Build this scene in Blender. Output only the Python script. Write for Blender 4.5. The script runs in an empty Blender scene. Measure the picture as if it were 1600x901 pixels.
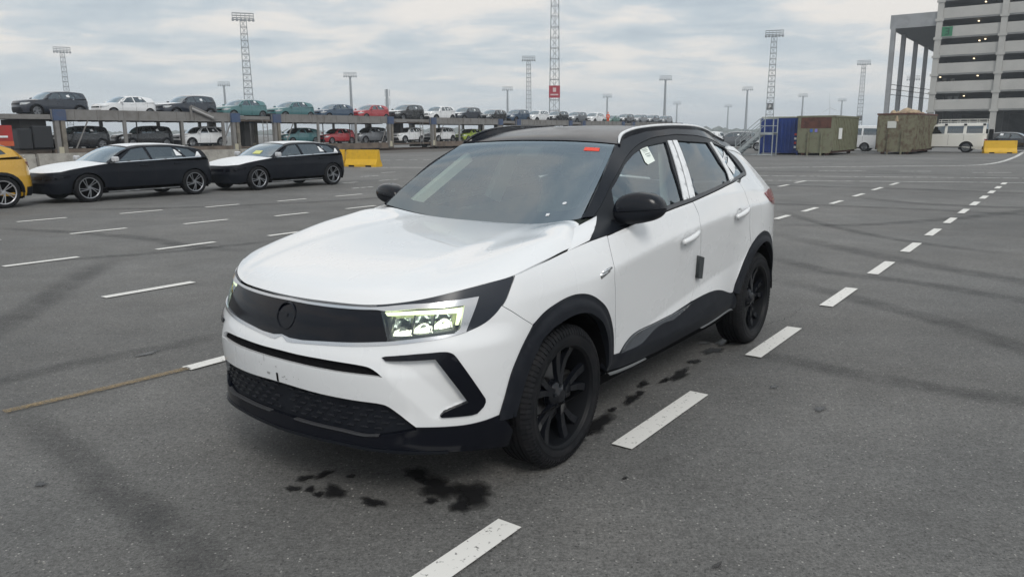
import bpy, math, random
import numpy as np
from mathutils import Vector, Matrix
random.seed(4)
SC = bpy.context.scene
COL = SC.collection
R = math.radians
# ------------------------------------------------------------------ camera
PITCH, ROLL, CAMZ, FPX = .2022, -.0051, 1.5761, 1187.1
cam = bpy.data.cameras.new('camera'); cam.sensor_width = 36; cam.lens = FPX/1600*36; cam.clip_end = 6000; cam.clip_start = .05
camo = bpy.data.objects.new('camera', cam); COL.objects.link(camo); SC.camera = camo
_f = Vector((0, math.cos(PITCH), -math.sin(PITCH))); _r = Vector((1, 0, 0)); _u = Vector((0, math.sin(PITCH), math.cos(PITCH)))
_r2 = _r*math.cos(ROLL)+_u*math.sin(ROLL); _u2 = _u*math.cos(ROLL)-_r*math.sin(ROLL)
camo.matrix_world = Matrix(((_r2.x, _u2.x, -_f.x, 0), (_r2.y, _u2.y, -_f.y, 0), (_r2.z, _u2.z, -_f.z, CAMZ), (0, 0, 0, 1)))
# ------------------------------------------------------------------ sky and light
SUN_AZ, SUN_EL = R(160), R(44)          # direction the light comes from
def N(nt, typ, **kw):
    n = nt.nodes.new(typ)
    for k, v in kw.items():
        if k in n.inputs: n.inputs[k].default_value = v
        else: setattr(n, k, v)
    return n
def world():
    w = bpy.data.worlds.new('World'); SC.world = w; w.use_nodes = True; nt = w.node_tree; nt.nodes.clear(); L = nt.links.new
    sky = N(nt, 'ShaderNodeTexSky', sky_type='NISHITA', sun_disc=False, sun_elevation=SUN_EL, sun_rotation=SUN_AZ, air_density=1.3, dust_density=.8)
    sk = N(nt, 'ShaderNodeMixRGB', blend_type='MULTIPLY'); sk.inputs[0].default_value = 1; L(sky.outputs[0], sk.inputs[1]); sk.inputs[2].default_value = (.07, .07, .07, 1)
    tc = N(nt, 'ShaderNodeTexCoord'); sp = N(nt, 'ShaderNodeSeparateXYZ'); L(tc.outputs['Generated'], sp.inputs[0])
    # cloud sheet seen in perspective: direction / (height + a little)
    zc = N(nt, 'ShaderNodeMath', operation='MAXIMUM'); L(sp.outputs[2], zc.inputs[0]); zc.inputs[1].default_value = 0
    za = N(nt, 'ShaderNodeMath', operation='ADD'); L(zc.outputs[0], za.inputs[0]); za.inputs[1].default_value = .16
    def div(o):
        d = N(nt, 'ShaderNodeMath', operation='DIVIDE'); L(o, d.inputs[0]); L(za.outputs[0], d.inputs[1]); return d.outputs[0]
    cb = N(nt, 'ShaderNodeCombineXYZ'); L(div(sp.outputs[0]), cb.inputs[0]); L(div(sp.outputs[1]), cb.inputs[1])
    mp = N(nt, 'ShaderNodeMapping'); L(cb.outputs[0], mp.inputs[0]); mp.inputs['Rotation'].default_value = (0, 0, R(-12)); mp.inputs['Scale'].default_value = (1.0, 1.25, 1); mp.inputs['Location'].default_value = (5.9, 4.4, 0)
    n1 = N(nt, 'ShaderNodeTexNoise', Scale=.85, Detail=7, Roughness=.5, Distortion=.5); L(mp.outputs[0], n1.inputs['Vector'])
    n2 = N(nt, 'ShaderNodeTexNoise', Scale=2.6, Detail=7, Roughness=.6, Distortion=.4); L(mp.outputs[0], n2.inputs['Vector'])
    mx = N(nt, 'ShaderNodeMath', operation='MULTIPLY_ADD'); L(n2.outputs[0], mx.inputs[0]); mx.inputs[1].default_value = .70; L(n1.outputs[0], mx.inputs[2])
    cr = N(nt, 'ShaderNodeValToRGB'); L(mx.outputs[0], cr.inputs[0])
    e = cr.color_ramp.elements
    e[0].position = .64; e[0].color = (.47, .535, .595, 1)
    e[1].position = 1.0; e[1].color = (.85, .81, .765, 1)
    for pos, c in ((.75, (.535, .60, .65, 1)), (.84, (.64, .675, .70, 1)), (.92, (.78, .765, .745, 1))):
        k = e.new(pos); k.color = c
    # towards the horizon the sheet melts into an even grey blue
    hz = N(nt, 'ShaderNodeMapRange', interpolation_type='SMOOTHSTEP'); L(sp.outputs[2], hz.inputs[0]); hz.inputs[1].default_value = -.01; hz.inputs[2].default_value = .11; hz.inputs[3].default_value = .8; hz.inputs[4].default_value = 0
    hm = N(nt, 'ShaderNodeMixRGB'); L(hz.outputs[0], hm.inputs[0]); L(cr.outputs[0], hm.inputs[1]); hm.inputs[2].default_value = (.60, .655, .70, 1)
    # overcast luminance grows towards the zenith (CIE overcast sky)
    zb = N(nt, 'ShaderNodeMapRange'); L(sp.outputs[2], zb.inputs[0]); zb.inputs[1].default_value = .12; zb.inputs[2].default_value = 1.0; zb.inputs[3].default_value = 1.0; zb.inputs[4].default_value = 1.2
    zm = N(nt, 'ShaderNodeVectorMath', operation='SCALE'); L(hm.outputs[0], zm.inputs[0]); L(zb.outputs[0], zm.inputs['Scale'])
    ov = N(nt, 'ShaderNodeMixRGB'); ov.inputs[0].default_value = .93; L(sk.outputs[0], ov.inputs[1]); L(zm.outputs[0], ov.inputs[2])
    bg = N(nt, 'ShaderNodeBackground'); bg.inputs[1].default_value = 1.0; L(ov.outputs[0], bg.inputs[0])
    o = N(nt, 'ShaderNodeOutputWorld'); L(bg.outputs[0], o.inputs[0])
world()
sun = bpy.data.lights.new('sun', 'SUN'); sun.energy = 1.45; sun.angle = R(20); sun.color = (1, .96, .90)
suno = bpy.data.objects.new('sun', sun); COL.objects.link(suno)
_sd = Vector((math.sin(SUN_AZ)*math.cos(SUN_EL), math.cos(SUN_AZ)*math.cos(SUN_EL), math.sin(SUN_EL)))
suno.rotation_euler = _sd.to_track_quat('Z', 'Y').to_euler()
VS = SC.view_settings; VS.view_transform = 'Standard'; VS.look = 'None'; VS.exposure = 0.08; VS.gamma = 1; VS.use_curve_mapping = False
# site frame: s runs along the parking rows away from the camera, n across them
YAW = -2.204; DX, DY = math.cos(YAW+math.pi), math.sin(YAW+math.pi)
def site(s, n, z=0): return Vector((s*DX-n*DY, s*DY+n*DX, z))
SYAW = YAW+math.pi
# ------------------------------------------------------------------ materials
MATS = {}
def mat(name, col=(.5, .5, .5), rough=.5, metal=0, coat=0, spec=.5, emit=None, estr=0, alpha=None):
    if name in MATS: return MATS[name]
    m = bpy.data.materials.new(name); m.use_nodes = True; b = m.node_tree.nodes['Principled BSDF']
    b.inputs['Base Color'].default_value = (*col, 1); b.inputs['Roughness'].default_value = rough; b.inputs['Metallic'].default_value = metal
    b.inputs['Specular IOR Level'].default_value = spec
    if coat: b.inputs['Coat Weight'].default_value = coat; b.inputs['Coat Roughness'].default_value = .03
    if emit: b.inputs['Emission Color'].default_value = (*emit, 1); b.inputs['Emission Strength'].default_value = estr
    MATS[name] = m; return m
def worn(name, c1, c2, scale=3, rough=.6, metal=0, lo=.45, hi=.6, bump=0, coat=0, detail=8):
    """two tone procedural wear: c1 with patches of c2"""
    if name in MATS: return MATS[name]
    m = mat(name, c1, rough, metal, coat); nt = m.node_tree; L = nt.links.new; b = nt.nodes['Principled BSDF']
    tc = N(nt, 'ShaderNodeTexCoord'); n = N(nt, 'ShaderNodeTexNoise', Scale=scale, Detail=detail, Roughness=.62); L(tc.outputs['Object'], n.inputs['Vector'])
    r = N(nt, 'ShaderNodeMapRange'); L(n.outputs[0], r.inputs[0]); r.inputs[1].default_value = lo; r.inputs[2].default_value = hi
    x = N(nt, 'ShaderNodeMixRGB'); L(r.outputs[0], x.inputs[0]); x.inputs[1].default_value = (*c1, 1); x.inputs[2].default_value = (*c2, 1); L(x.outputs[0], b.inputs['Base Color'])
    if bump:
        bp = N(nt, 'ShaderNodeBump', Strength=bump, Distance=.01); L(n.outputs[0], bp.inputs['Height']); L(bp.outputs[0], b.inputs['Normal'])
    return m
def glassmat(name, tint=(.75, .82, .8), refl=.05, rough=.0):
    """thin pane: mirror reflection by angle, tinted see-through otherwise"""
    if name in MATS: return MATS[name]
    m = bpy.data.materials.new(name); m.use_nodes = True; nt = m.node_tree; nt.nodes.clear(); L = nt.links.new
    t = N(nt, 'ShaderNodeBsdfTransparent'); t.inputs[0].default_value = (*tint, 1)
    g = N(nt, 'ShaderNodeBsdfGlossy'); g.inputs['Roughness'].default_value = rough; g.inputs[0].default_value = (.80, .90, .97, 1)
    fr = N(nt, 'ShaderNodeFresnel'); fr.inputs[0].default_value = 1.52
    ad = N(nt, 'ShaderNodeMath', operation='MULTIPLY_ADD', use_clamp=True); L(fr.outputs[0], ad.inputs[0]); ad.inputs[1].default_value = 1.6; ad.inputs[2].default_value = refl
    mx = N(nt, 'ShaderNodeMixShader'); L(ad.outputs[0], mx.inputs[0]); L(t.outputs[0], mx.inputs[1]); L(g.outputs[0], mx.inputs[2])
    o = N(nt, 'ShaderNodeOutputMaterial'); L(mx.outputs[0], o.inputs[0]); MATS[name] = m; return m
def paint(name, col, rough=.28, coat=1.0, metal=0):
    """car paint with faint dust"""
    if name in MATS: return MATS[name]
    m = mat(name, col, rough, metal, coat); nt = m.node_tree; L = nt.links.new; b = nt.nodes['Principled BSDF']
    tc = N(nt, 'ShaderNodeTexCoord'); n = N(nt, 'ShaderNodeTexNoise', Scale=3, Detail=5, Roughness=.5); L(tc.outputs['Object'], n.inputs['Vector'])
    r = N(nt, 'ShaderNodeMapRange'); L(n.outputs[0], r.inputs[0]); r.inputs[1].default_value = .35; r.inputs[2].default_value = .75; r.inputs[3].default_value = rough-.03; r.inputs[4].default_value = rough+.12; L(r.outputs[0], b.inputs['Roughness'])
    r2 = N(nt, 'ShaderNodeMapRange'); L(n.outputs[0], r2.inputs[0]); r2.inputs[1].default_value = .35; r2.inputs[2].default_value = .75; r2.inputs[3].default_value = .0; r2.inputs[4].default_value = .015
    x = N(nt, 'ShaderNodeMixRGB'); L(r2.outputs[0], x.inputs[0]); x.inputs[1].default_value = (*col, 1); x.inputs[2].default_value = (.35, .34, .32, 1); L(x.outputs[0], b.inputs['Base Color'])
    return m
WHITE = paint('white_paint', (.77, .785, .80), .27)
BLACKP = paint('black_paint', (.005, .007, .012), .16, .0); BLACKP.node_tree.nodes['Principled BSDF'].inputs['Specular IOR Level'].default_value = .32
PLASTIC = worn('black_plastic', (.008, .010, .015), (.012, .014, .019), 14, .55); PLASTIC.node_tree.nodes['Principled BSDF'].inputs['Specular IOR Level'].default_value = .25
DARKTRIM = mat('dark_trim', (.008, .010, .014), .4, spec=.3)
GLOSSB = mat('gloss_black', (.004, .005, .009), .12, spec=.28)
SHADOWB = mat('inner_black', (.006, .006, .007), .9, spec=.1)
CHROME = mat('satin_chrome', (.62, .63, .65), .22, 1)
RUBBER = worn('tyre_rubber', (.006, .007, .009), (.013, .013, .015), 9, .7); RUBBER.node_tree.nodes['Principled BSDF'].inputs['Specular IOR Level'].default_value = .25
RIMB = mat('rim_black', (.006, .007, .010), .18, spec=.5)
STEEL = mat('brake_steel', (.35, .35, .36), .35, 1)
FILM = worn('white_film', (.78, .80, .82), (.70, .72, .74), 22, .4)
GLASS = glassmat('windscreen_glass', (.84, .95, .88), .17)
GLASSD = glassmat('tinted_glass', (.07, .08, .09), .06)
GLASSM = glassmat('door_glass', (.66, .76, .72), .12)
LENS = glassmat('lamp_lens', (.93, .95, .95), .02)
REDL = mat('red_lens', (.22, .008, .012), .12, coat=.6)
# ------------------------------------------------------------------ mesh helpers
def obj(name, verts, faces, m, parent=None, smooth=False, loc=None):
    me = bpy.data.meshes.new(name); me.from_pydata([tuple(map(float, v)) for v in verts], [], [list(map(int, f)) for f in faces])
    if smooth: me.polygons.foreach_set('use_smooth', [True]*len(me.polygons))
    if m is not None: me.materials.append(m)
    me.update(); o = bpy.data.objects.new(name, me); COL.objects.link(o)
    if parent is not None: o.parent = parent
    if loc is not None: o.location = loc
    return o
def tag(o, label, cat, group=None):
    o['label'] = label; o['category'] = cat
    if group: o['group'] = group
    return o
def thing(name, label, cat, loc=(0, 0, 0), rz=0, group=None):
    o = bpy.data.objects.new(name, None); COL.objects.link(o); o.location = loc; o.rotation_euler = (0, 0, rz); o.empty_display_size = .3
    return tag(o, label, cat, group)
def setting(o, kind='structure'): o['kind'] = kind; return o
def copy_tree(o, parent=None):
    c = o.copy(); COL.objects.link(c); c.parent = parent
    for ch in list(o.children): copy_tree(ch, c)
    return c
class MB:
    def __init__(s): s.v = []; s.f = []; s.sm = []
    def add(s, v, f): k = len(s.v); s.v += [tuple(a) for a in v]; s.f += [[i+k for i in q] for q in f]
    def box(s, x0, x1, y0, y1, z0, z1, b=0):
        if b <= 0:
            v = [(x, y, z) for x in (x0, x1) for y in (y0, y1) for z in (z0, z1)]
            s.add(v, [(0, 1, 3, 2), (4, 6, 7, 5), (0, 4, 5, 1), (2, 3, 7, 6), (0, 2, 6, 4), (1, 5, 7, 3)]); return s
        bm = MB._bev(x1-x0, y1-y0, z1-z0, b); c = ((x0+x1)/2, (y0+y1)/2, (z0+z1)/2)
        s.add([(a+c[0], d+c[1], e+c[2]) for a, d, e in bm[0]], bm[1]); return s
    @staticmethod
    def _bev(w, d, h, b):
        # bevelled box: 24 verts
        X, Y, Z = w/2, d/2, h/2; v = []; idx = {}
        for sx in (-1, 1):
            for sy in (-1, 1):
                for sz in (-1, 1):
                    for ax in range(3):
                        p = [sx*X, sy*Y, sz*Z]
                        for k in range(3):
                            if k != ax: p[k] -= b*(1 if p[k] > 0 else -1)
                        idx[(sx, sy, sz, ax)] = len(v); v.append(tuple(p))
        f = []
        for ax in range(3):
            o = [k for k in range(3) if k != ax]
            for sg in (-1, 1):
                q = []
                for a, c in ((-1, -1), (1, -1), (1, 1), (-1, 1)):
                    k = [0, 0, 0]; k[ax] = sg; k[o[0]] = a; k[o[1]] = c; q.append(idx[(*k, ax)])
                if (sg > 0) != (ax != 1): q = q[::-1]
                f.append(q)
        for ax in range(3):
            o = [k for k in range(3) if k != ax]
            for a in (-1, 1):
                for c in (-1, 1):
                    q = []
                    for sg in (-1, 1):
                        k = [0, 0, 0]; k[ax] = sg; k[o[0]] = a; k[o[1]] = c
                        q += ([idx[(*k, o[0])], idx[(*k, o[1])]] if sg < 0 else [idx[(*k, o[1])], idx[(*k, o[0])]])
                    pv = [np.array(v[i]) for i in q]; nn = np.cross(pv[1]-pv[0], pv[2]-pv[0]); ce = sum(pv)/4
                    f.append(q if nn@ce > 0 else q[::-1])
        for sx in (-1, 1):
            for sy in (-1, 1):
                for sz in (-1, 1):
                    q = [idx[(sx, sy, sz, ax)] for ax in range(3)]; f.append(q if sx*sy*sz > 0 else q[::-1])
        return v, f
    def tube(s, a, b, r, n=6, r2=None, cap=True):
        a = np.array(a, float); b = np.array(b, float); d = b-a; d = d/(np.linalg.norm(d)+1e-9)
        u = np.cross(d, (0, 0, 1) if abs(d[2]) < .9 else (1, 0, 0)); u /= np.linalg.norm(u); w = np.cross(d, u); r2 = r if r2 is None else r2
        v = [a+(u*math.cos(t)+w*math.sin(t))*r for t in np.linspace(0, 2*math.pi, n, False)]+[b+(u*math.cos(t)+w*math.sin(t))*r2 for t in np.linspace(0, 2*math.pi, n, False)]
        f = [(i, (i+1) % n, n+(i+1) % n, n+i) for i in range(n)]
        if cap: f += [tuple(range(n))[::-1], tuple(range(n, 2*n))]
        s.add(v, f); return s
    def path(s, pts, r, n=6):
        for a, b in zip(pts[:-1], pts[1:]): s.tube(a, b, r, n)
        return s
    def bar(s, a, b, w, h, up=(0, 0, 1)):
        a = np.array(a, float); b = np.array(b, float); d = (b-a)/np.linalg.norm(b-a); up = np.array(up, float)
        if abs(d@up) > .95: up = np.array((1., 0, 0))
        x = np.cross(d, up); x /= np.linalg.norm(x); y = np.cross(x, d); v = []
        for q in (a, b):
            for i, j in ((-1, -1), (1, -1), (1, 1), (-1, 1)): v.append(q+x*i*w/2+y*j*h/2)
        s.add(v, [(3, 2, 1, 0), (4, 5, 6, 7), (0, 1, 5, 4), (1, 2, 6, 5), (2, 3, 7, 6), (3, 0, 4, 7)]); return s
    def prism(s, poly, axis, lo, hi):
        """2D outline (in the two other axes, cyclic order) extruded along axis"""
        n = len(poly); v = []
        for q in (lo, hi):
            for a, b in poly:
                v.append({0: (q, a, b), 1: (a, q, b), 2: (a, b, q)}[axis])
        s.add(v, [tuple(range(n))[::-1], tuple(range(n, 2*n))]+[(i, (i+1) % n, n+(i+1) % n, n+i) for i in range(n)]); return s
    def lathe(s, prof, n=32, ax=1, c=(0, 0, 0)):
        """profile of (radius, offset) spun round axis ax"""
        v = []
        for k in range(n):
            t = 2*math.pi*k/n; ct, st = math.cos(t), math.sin(t)
            for r, o in prof:
                p = {0: (o, r*ct, r*st), 1: (r*ct, o, r*st), 2: (r*ct, r*st, o)}[ax]; v.append((p[0]+c[0], p[1]+c[1], p[2]+c[2]))
        m = len(prof); f = []
        for k in range(n):
            for j in range(m-1):
                a = k*m+j; b = ((k+1) % n)*m+j
                f.append((a, a+1, b+1, b))
        s.add(v, f); return s
    def build(s, name, m, parent=None, smooth=False, loc=None, fix=True):
        o = obj(name, s.v, s.f, m, parent, smooth, loc)
        if fix:
            import bmesh
            bm = bmesh.new(); bm.from_mesh(o.data); bmesh.ops.recalc_face_normals(bm, faces=bm.faces); bm.to_mesh(o.data); bm.free()
        return o
def autosmooth(o, ang=35):
    me = o.data; me.polygons.foreach_set('use_smooth', [True]*len(me.polygons)); me.set_sharp_from_angle(angle=R(ang)); return o
def pchip(xs, ys):
    x=np.array(xs,float); y=np.array(ys,float)
    h=np.diff(x); d=np.diff(y)/h; m=np.zeros_like(y)
    for i in range(1,len(x)-1):
        if d[i-1]*d[i]>0:
            w1=2*h[i]+h[i-1]; w2=h[i]+2*h[i-1]; m[i]=(w1+w2)/(w1/d[i-1]+w2/d[i])
    m[0]=d[0]; m[-1]=d[-1]
    def f(q):
        q=np.asarray(q,float); qc=np.clip(q,x[0],x[-1])
        i=np.clip(np.searchsorted(x,qc,side='right')-1,0,len(x)-2); t=(qc-x[i])/h[i]
        t2=t*t; t3=t2*t
        return (2*t3-3*t2+1)*y[i]+(t3-2*t2+t)*h[i]*m[i]+(3*t2-2*t3)*y[i+1]+(t3-t2)*h[i]*m[i+1]
    return f
def tab(pts): return pchip([a for a,b in pts],[b for a,b in pts])
def sstep(a,b,x):
    t=np.clip((np.asarray(x,float)-a)/(b-a),0,1); return t*t*(3-2*t)
def catmull(P,n=24):
    P=np.array(P,float); Q=np.vstack([2*P[0]-P[1],P,2*P[-1]-P[-2]]); out=[]
    for i in range(1,len(Q)-2):
        a,b,c,d=Q[i-1],Q[i],Q[i+1],Q[i+2]
        ta=np.linalg.norm(b-a)**.5;tb=np.linalg.norm(c-b)**.5;tc=np.linalg.norm(d-c)**.5
        m1=((b-a)/ta-(c-a)/(ta+tb)+(c-b)/tb)*tb; m2=((c-b)/tb-(d-b)/(tb+tc)+(d-c)/tc)*tb
        for k in range(n):
            t=k/n; out.append((2*t**3-3*t*t+1)*b+(t**3-2*t*t+t)*m1+(-2*t**3+3*t*t)*c+(t**3-t*t)*m2)
    out.append(P[-1]); return np.array(out)
class Wrap:
    """side skin of a car: plan contour pushed inwards by profiles; parameters (u along the contour, z height)"""
    def __init__(s,plan,front,side,rear):
        pl=np.array(plan,float)
        mir=pl[1:3][::-1]*[1,-1]; mir2=pl[-3:-1][::-1]*[1,-1]
        C=catmull(np.vstack([mir,pl,mir2]),24); C=C[2*24:len(C)-2*24]
        # resample smooth
        du=np.r_[0,np.cumsum(np.linalg.norm(np.diff(C,axis=0),axis=1))]
        n=600; U=np.linspace(0,du[-1],n); X=np.interp(U,du,C[:,0]); Y=np.interp(U,du,C[:,1])
        k=np.hanning(25); k/=k.sum()
        def sm(a,odd):
            e=np.r_[(2*a[0]-a[12:0:-1]) if odd else a[12:0:-1],a,(2*a[-1]-a[-2:-14:-1]) if odd else a[-2:-14:-1]]
            return np.convolve(e,k,'valid')
        X=sm(X,False);Y=sm(Y,True)
        tx=np.gradient(X,U);ty=np.gradient(Y,U);l=np.hypot(tx,ty); nx=-ty/l;ny=tx/l
        sg=np.sign(ny[n//2]) ; s.nx=nx*sg;s.ny=ny*sg
        s.U=U;s.X=X;s.Y=Y;s.umax=U[-1];s.front=front;s.side=side;s.rear=rear
    def ev(s,u,z):
        u=np.asarray(u,float);z=np.asarray(z,float)
        ua=np.abs(u)
        x=np.interp(ua,s.U,s.X);y=np.interp(ua,s.U,s.Y);nx=np.interp(ua,s.U,s.nx);ny=np.interp(ua,s.U,s.ny)
        l=np.hypot(nx,ny);nx=nx/l;ny=ny/l
        d=np.where(nx>0,nx*nx*s.front(y,z),nx*nx*s.rear(y,z))+ny*ny*s.side(x,z)
        return np.stack([x-nx*d,np.sign(u+1e-12)*(y-ny*d),z+0*x],-1)
    def u_of_x(s,x):
        m=(s.ny>.25); return np.interp(-np.asarray(x,float),-s.X[m],s.U[m])
class Loft:
    """sheet between a centre curve (y=0) and an edge curve; parameters (s 0..1 across, t along)"""
    def __init__(s,T,cen,edge,crown=lambda s,t:0*s, ex=2.0):
        s.T=np.array(T,float);s.c=np.array(cen,float);s.e=np.array(edge,float);s.crown=crown;s.ex=ex
        s.fc=[pchip(T,s.c[:,i]) for i in range(3)];s.fe=[pchip(T,s.e[:,i]) for i in range(3)]
    def ev(s,a,t):
        a=np.asarray(a,float);t=np.asarray(t,float);q=np.abs(a)
        c=np.stack([f(t) for f in s.fc],-1);e=np.stack([f(t) for f in s.fe],-1)
        w=q**s.ex
        P=np.stack([c[...,0]+(e[...,0]-c[...,0])*w, a*e[...,1], c[...,2]+(e[...,2]-c[...,2])*w],-1)
        P[...,2]+=s.crown(q,t)
        return P
# ---- polygon clipping in parameter space
def pinp(px,py,poly):
    x,y=poly[:,0],poly[:,1]; x2,y2=np.roll(x,-1),np.roll(y,-1); r=np.zeros(np.shape(px),bool)
    for a,b,c,d in zip(x,y,x2,y2):
        if b==d: continue
        r^=((b>py)!=(d>py))&(px<(c-a)*(py-b)/(d-b)+a)
    return r
def inset(poly,d):
    """shrink polygon by d (both axes metres)"""
    P=np.array(poly,float); n=len(P)
    A=.5*np.sum(P[:,0]*np.roll(P[:,1],-1)-np.roll(P[:,0],-1)*P[:,1]); sg=1 if A>0 else -1
    out=[]
    for i in range(n):
        a=P[i-1];b=P[i];c=P[(i+1)%n]
        e1=b-a;e2=c-b;l1=np.linalg.norm(e1);l2=np.linalg.norm(e2)
        if l1<1e-9 or l2<1e-9: out.append(b);continue
        n1=np.array([-e1[1],e1[0]])/l1*sg;n2=np.array([-e2[1],e2[0]])/l2*sg
        k=1+n1@n2; m=(n1+n2)/max(k,.35); out.append(b+m*d)
    return np.array(out)
def sm(P, n=5): return [tuple(q) for q in catmull(P, n)]
def outline(P, du, dz):
    """subdivide a closed outline so that it follows the surface"""
    P = [tuple(q) for q in P]; out = []
    for a, b in zip(P, P[1:]+P[:1]):
        k = max(1, int(math.ceil(max(abs(b[0]-a[0])/du, abs(b[1]-a[1])/dz)-.2)))
        if abs(b[0]-a[0])+abs(b[1]-a[1]) < 1e-7: continue
        for i in range(k): t = i/k; out.append((a[0]+(b[0]-a[0])*t, a[1]+(b[1]-a[1])*t))
    return out
from mathutils.geometry import delaunay_2d_cdt
def skin(S, poly, off=0., thick=.012, du=.03, dz=.02, holes=(), offfn=None):
    """verts, faces of one panel cut out of surface S by outlines in its parameters"""
    loops = [outline(l, du, dz) for l in [poly]+list(holes)]
    inside = lambda x, y: np.logical_xor.reduce([pinp(x, y, np.array(l)) for l in loops])
    O = np.vstack([np.array(l) for l in loops]); lo = O.min(0); hi = O.max(0)
    gx = np.arange(math.floor(lo[0]/du), math.ceil(hi[0]/du)+1)*du; gz = np.arange(math.floor(lo[1]/dz), math.ceil(hi[1]/dz)+1)*dz
    X, Z = [a.ravel() for a in np.meshgrid(gx, gz)]; k = inside(X, Z); X, Z = X[k], Z[k]
    if len(X):
        far = np.ones(len(X), bool)
        for c in range(0, len(X), 2000):
            d = ((X[c:c+2000, None]-O[None, :, 0])/du)**2+((Z[c:c+2000, None]-O[None, :, 1])/dz)**2; far[c:c+2000] = d.min(1) > .3
        X, Z = X[far], Z[far]
    # work in cell units so that the triangles are even
    pts = [Vector((a[0]/du, a[1]/dz)) for a in O]+[Vector((a/du, b/dz)) for a, b in zip(X, Z)]
    ed = []; o = 0
    for l in loops: ed += [(o+i, o+(i+1) % len(l)) for i in range(len(l))]; o += len(l)
    vs, _, fs, *_r = delaunay_2d_cdt(pts, ed, [], 0, 1e-6)
    q = np.array([(v.x*du, v.y*dz) for v in vs]); F = np.array([list(f) for f in fs if len(f) == 3])
    c = q[F].mean(1); F = F[inside(c[:, 0], c[:, 1])]
    A2 = (q[F[:, 1], 0]-q[F[:, 0], 0])*(q[F[:, 2], 1]-q[F[:, 0], 1])-(q[F[:, 2], 0]-q[F[:, 0], 0])*(q[F[:, 1], 1]-q[F[:, 0], 1])
    F = [list(map(int, f)) if a > 0 else [int(f[0]), int(f[2]), int(f[1])] for f, a in zip(F, A2) if abs(a) > 1e-9]
    used = sorted({i for f in F for i in f}); mpq = {a: b for b, a in enumerate(used)}; q = q[used]; F = [[mpq[i] for i in f] for f in F]
    e = 1e-3
    X = S.ev(q[:, 0], q[:, 1]); A = S.ev(q[:, 0]+e, q[:, 1])-S.ev(q[:, 0]-e, q[:, 1]); B = S.ev(q[:, 0], q[:, 1]+e)-S.ev(q[:, 0], q[:, 1]-e)
    Nn = np.cross(A, B); Nn /= (np.linalg.norm(Nn, axis=1)[:, None]+1e-12)
    X = X+Nn*((off+offfn(q))[:, None] if offfn else off); V = [tuple(v) for v in X]; F = [list(f) for f in F]
    if thick:
        ed = {}
        for f in F:
            for a, b in zip(f, f[1:]+f[:1]): ed[(a, b)] = 1
        bd = [k for k in ed if (k[1], k[0]) not in ed and not (abs(X[k[0]][1]) < 1e-5 and abs(X[k[1]][1]) < 1e-5)]; mp = {}
        def dup(i):
            if i not in mp: mp[i] = len(V); V.append(tuple(X[i])); V.append(tuple(X[i]-Nn[i]*thick))
            return mp[i]
        for a, b in bd:
            ia, ib = dup(a), dup(b); F.append([ib, ia, ia+1, ib+1])
    return V, F, q
def weld_mirror(V, F):
    """add the mirror image (y -> -y) and weld along the middle"""
    n = len(V); W = list(V); mp = []
    for i, v in enumerate(V):
        if abs(v[1]) < 1e-4: mp.append(i)
        else: mp.append(len(W)); W.append((v[0], -v[1], v[2]))
    return W, F+[[mp[i] for i in f][::-1] for f in F]
def panel(name, S, poly, m, par, off=0., thick=.012, du=.03, dz=.02, mode='L', holes=(), offfn=None):
    """mode L left, R right, LR two objects, W welded over the middle, N as is"""
    V, F, _ = skin(S, poly, off, thick, du, dz, holes, offfn); out = []
    if mode in ('L', 'LR', 'N'): out.append(obj(name, V, F, m, par, True))
    if mode in ('R', 'LR'): out.append(obj(name, [(x, -y, z) for x, y, z in V], [f[::-1] for f in F], m, par, True))
    if mode == 'W': V, F = weld_mirror(V, F); out.append(obj(name, V, F, m, par, True))
    return out[0] if len(out) == 1 else out
# ---- main car (front axle at x=0, y left, z up)
PLAN=[(.955,0),(.945,.22),(.905,.44),(.83,.62),(.69,.77),(.48,.865),(.22,.905),(-.2,.918),(-.7,.92),(-1.4,.922),(-2.2,.922),(-2.65,.916),(-2.95,.893),(-3.2,.835),(-3.38,.73),(-3.49,.55),(-3.54,.3),(-3.555,0)]
dF=tab([(.15,.06),(.24,.02),(.29,.005),(.36,.014),(.44,.012),(.52,.004),(.60,0),(.66,.014),(.72,.038),(.80,.06),(.865,.094),(.90,.125),(.95,.19),(1.0,.28),(1.1,.45),(1.6,.6)])
fend=tab([(.15,.07),(.25,.045),(.36,.022),(.5,.010),(.66,.002),(.76,0),(.86,.008),(.94,.027),(1.0,.055),(1.05,.09),(1.1,.13),(1.25,.25),(1.6,.5)])
zc1=tab([(-3.6,1.10),(-2.9,1.075),(-2.2,1.045),(-1.4,1.0),(-.9,.955),(-.4,.90),(.5,.80)][::1])
zc2=tab([(-2.3,.68),(-1.9,.645),(-1.4,.585),(-1.1,.54),(-.75,.47),(-.6,.42),(-.5,.34)])
zbelt=tab([(-3.6,1.12),(-2.9,1.14),(-2.4,1.165),(-1.9,1.17),(-1.4,1.145),(-.9,1.11),(-.4,1.065),(0,1.06)])
def door(x,z):
    a=zc1(x);b=zc2(x);r=.012
    up=np.maximum(z-a,0); lo=np.maximum(a-z,0)
    # soft ridge
    ridge=.29*np.where(z>a,z-a,0)+.10*np.where(z<a,np.minimum(a-z,a-b),0)
    k=np.exp(-((z-a)/r)**2)*.0016
    below=np.maximum(b-z,0)
    y=ridge+k-.16*np.minimum(below,.16)
    fade=sstep(-2.25,-1.75,x)
    y=y-(1-fade)*(-.16*np.minimum(below,.16)) 
    low=np.maximum(.40-z,0); y=y+.35*low+.9*low**2
    return y+.002
rearq=tab([(.15,.08),(.25,.05),(.36,.022),(.5,.010),(.66,.002),(.8,0),(.95,.004),(1.05,.012),(1.1,.028),(1.2,.06),(1.6,.2)])
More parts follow.
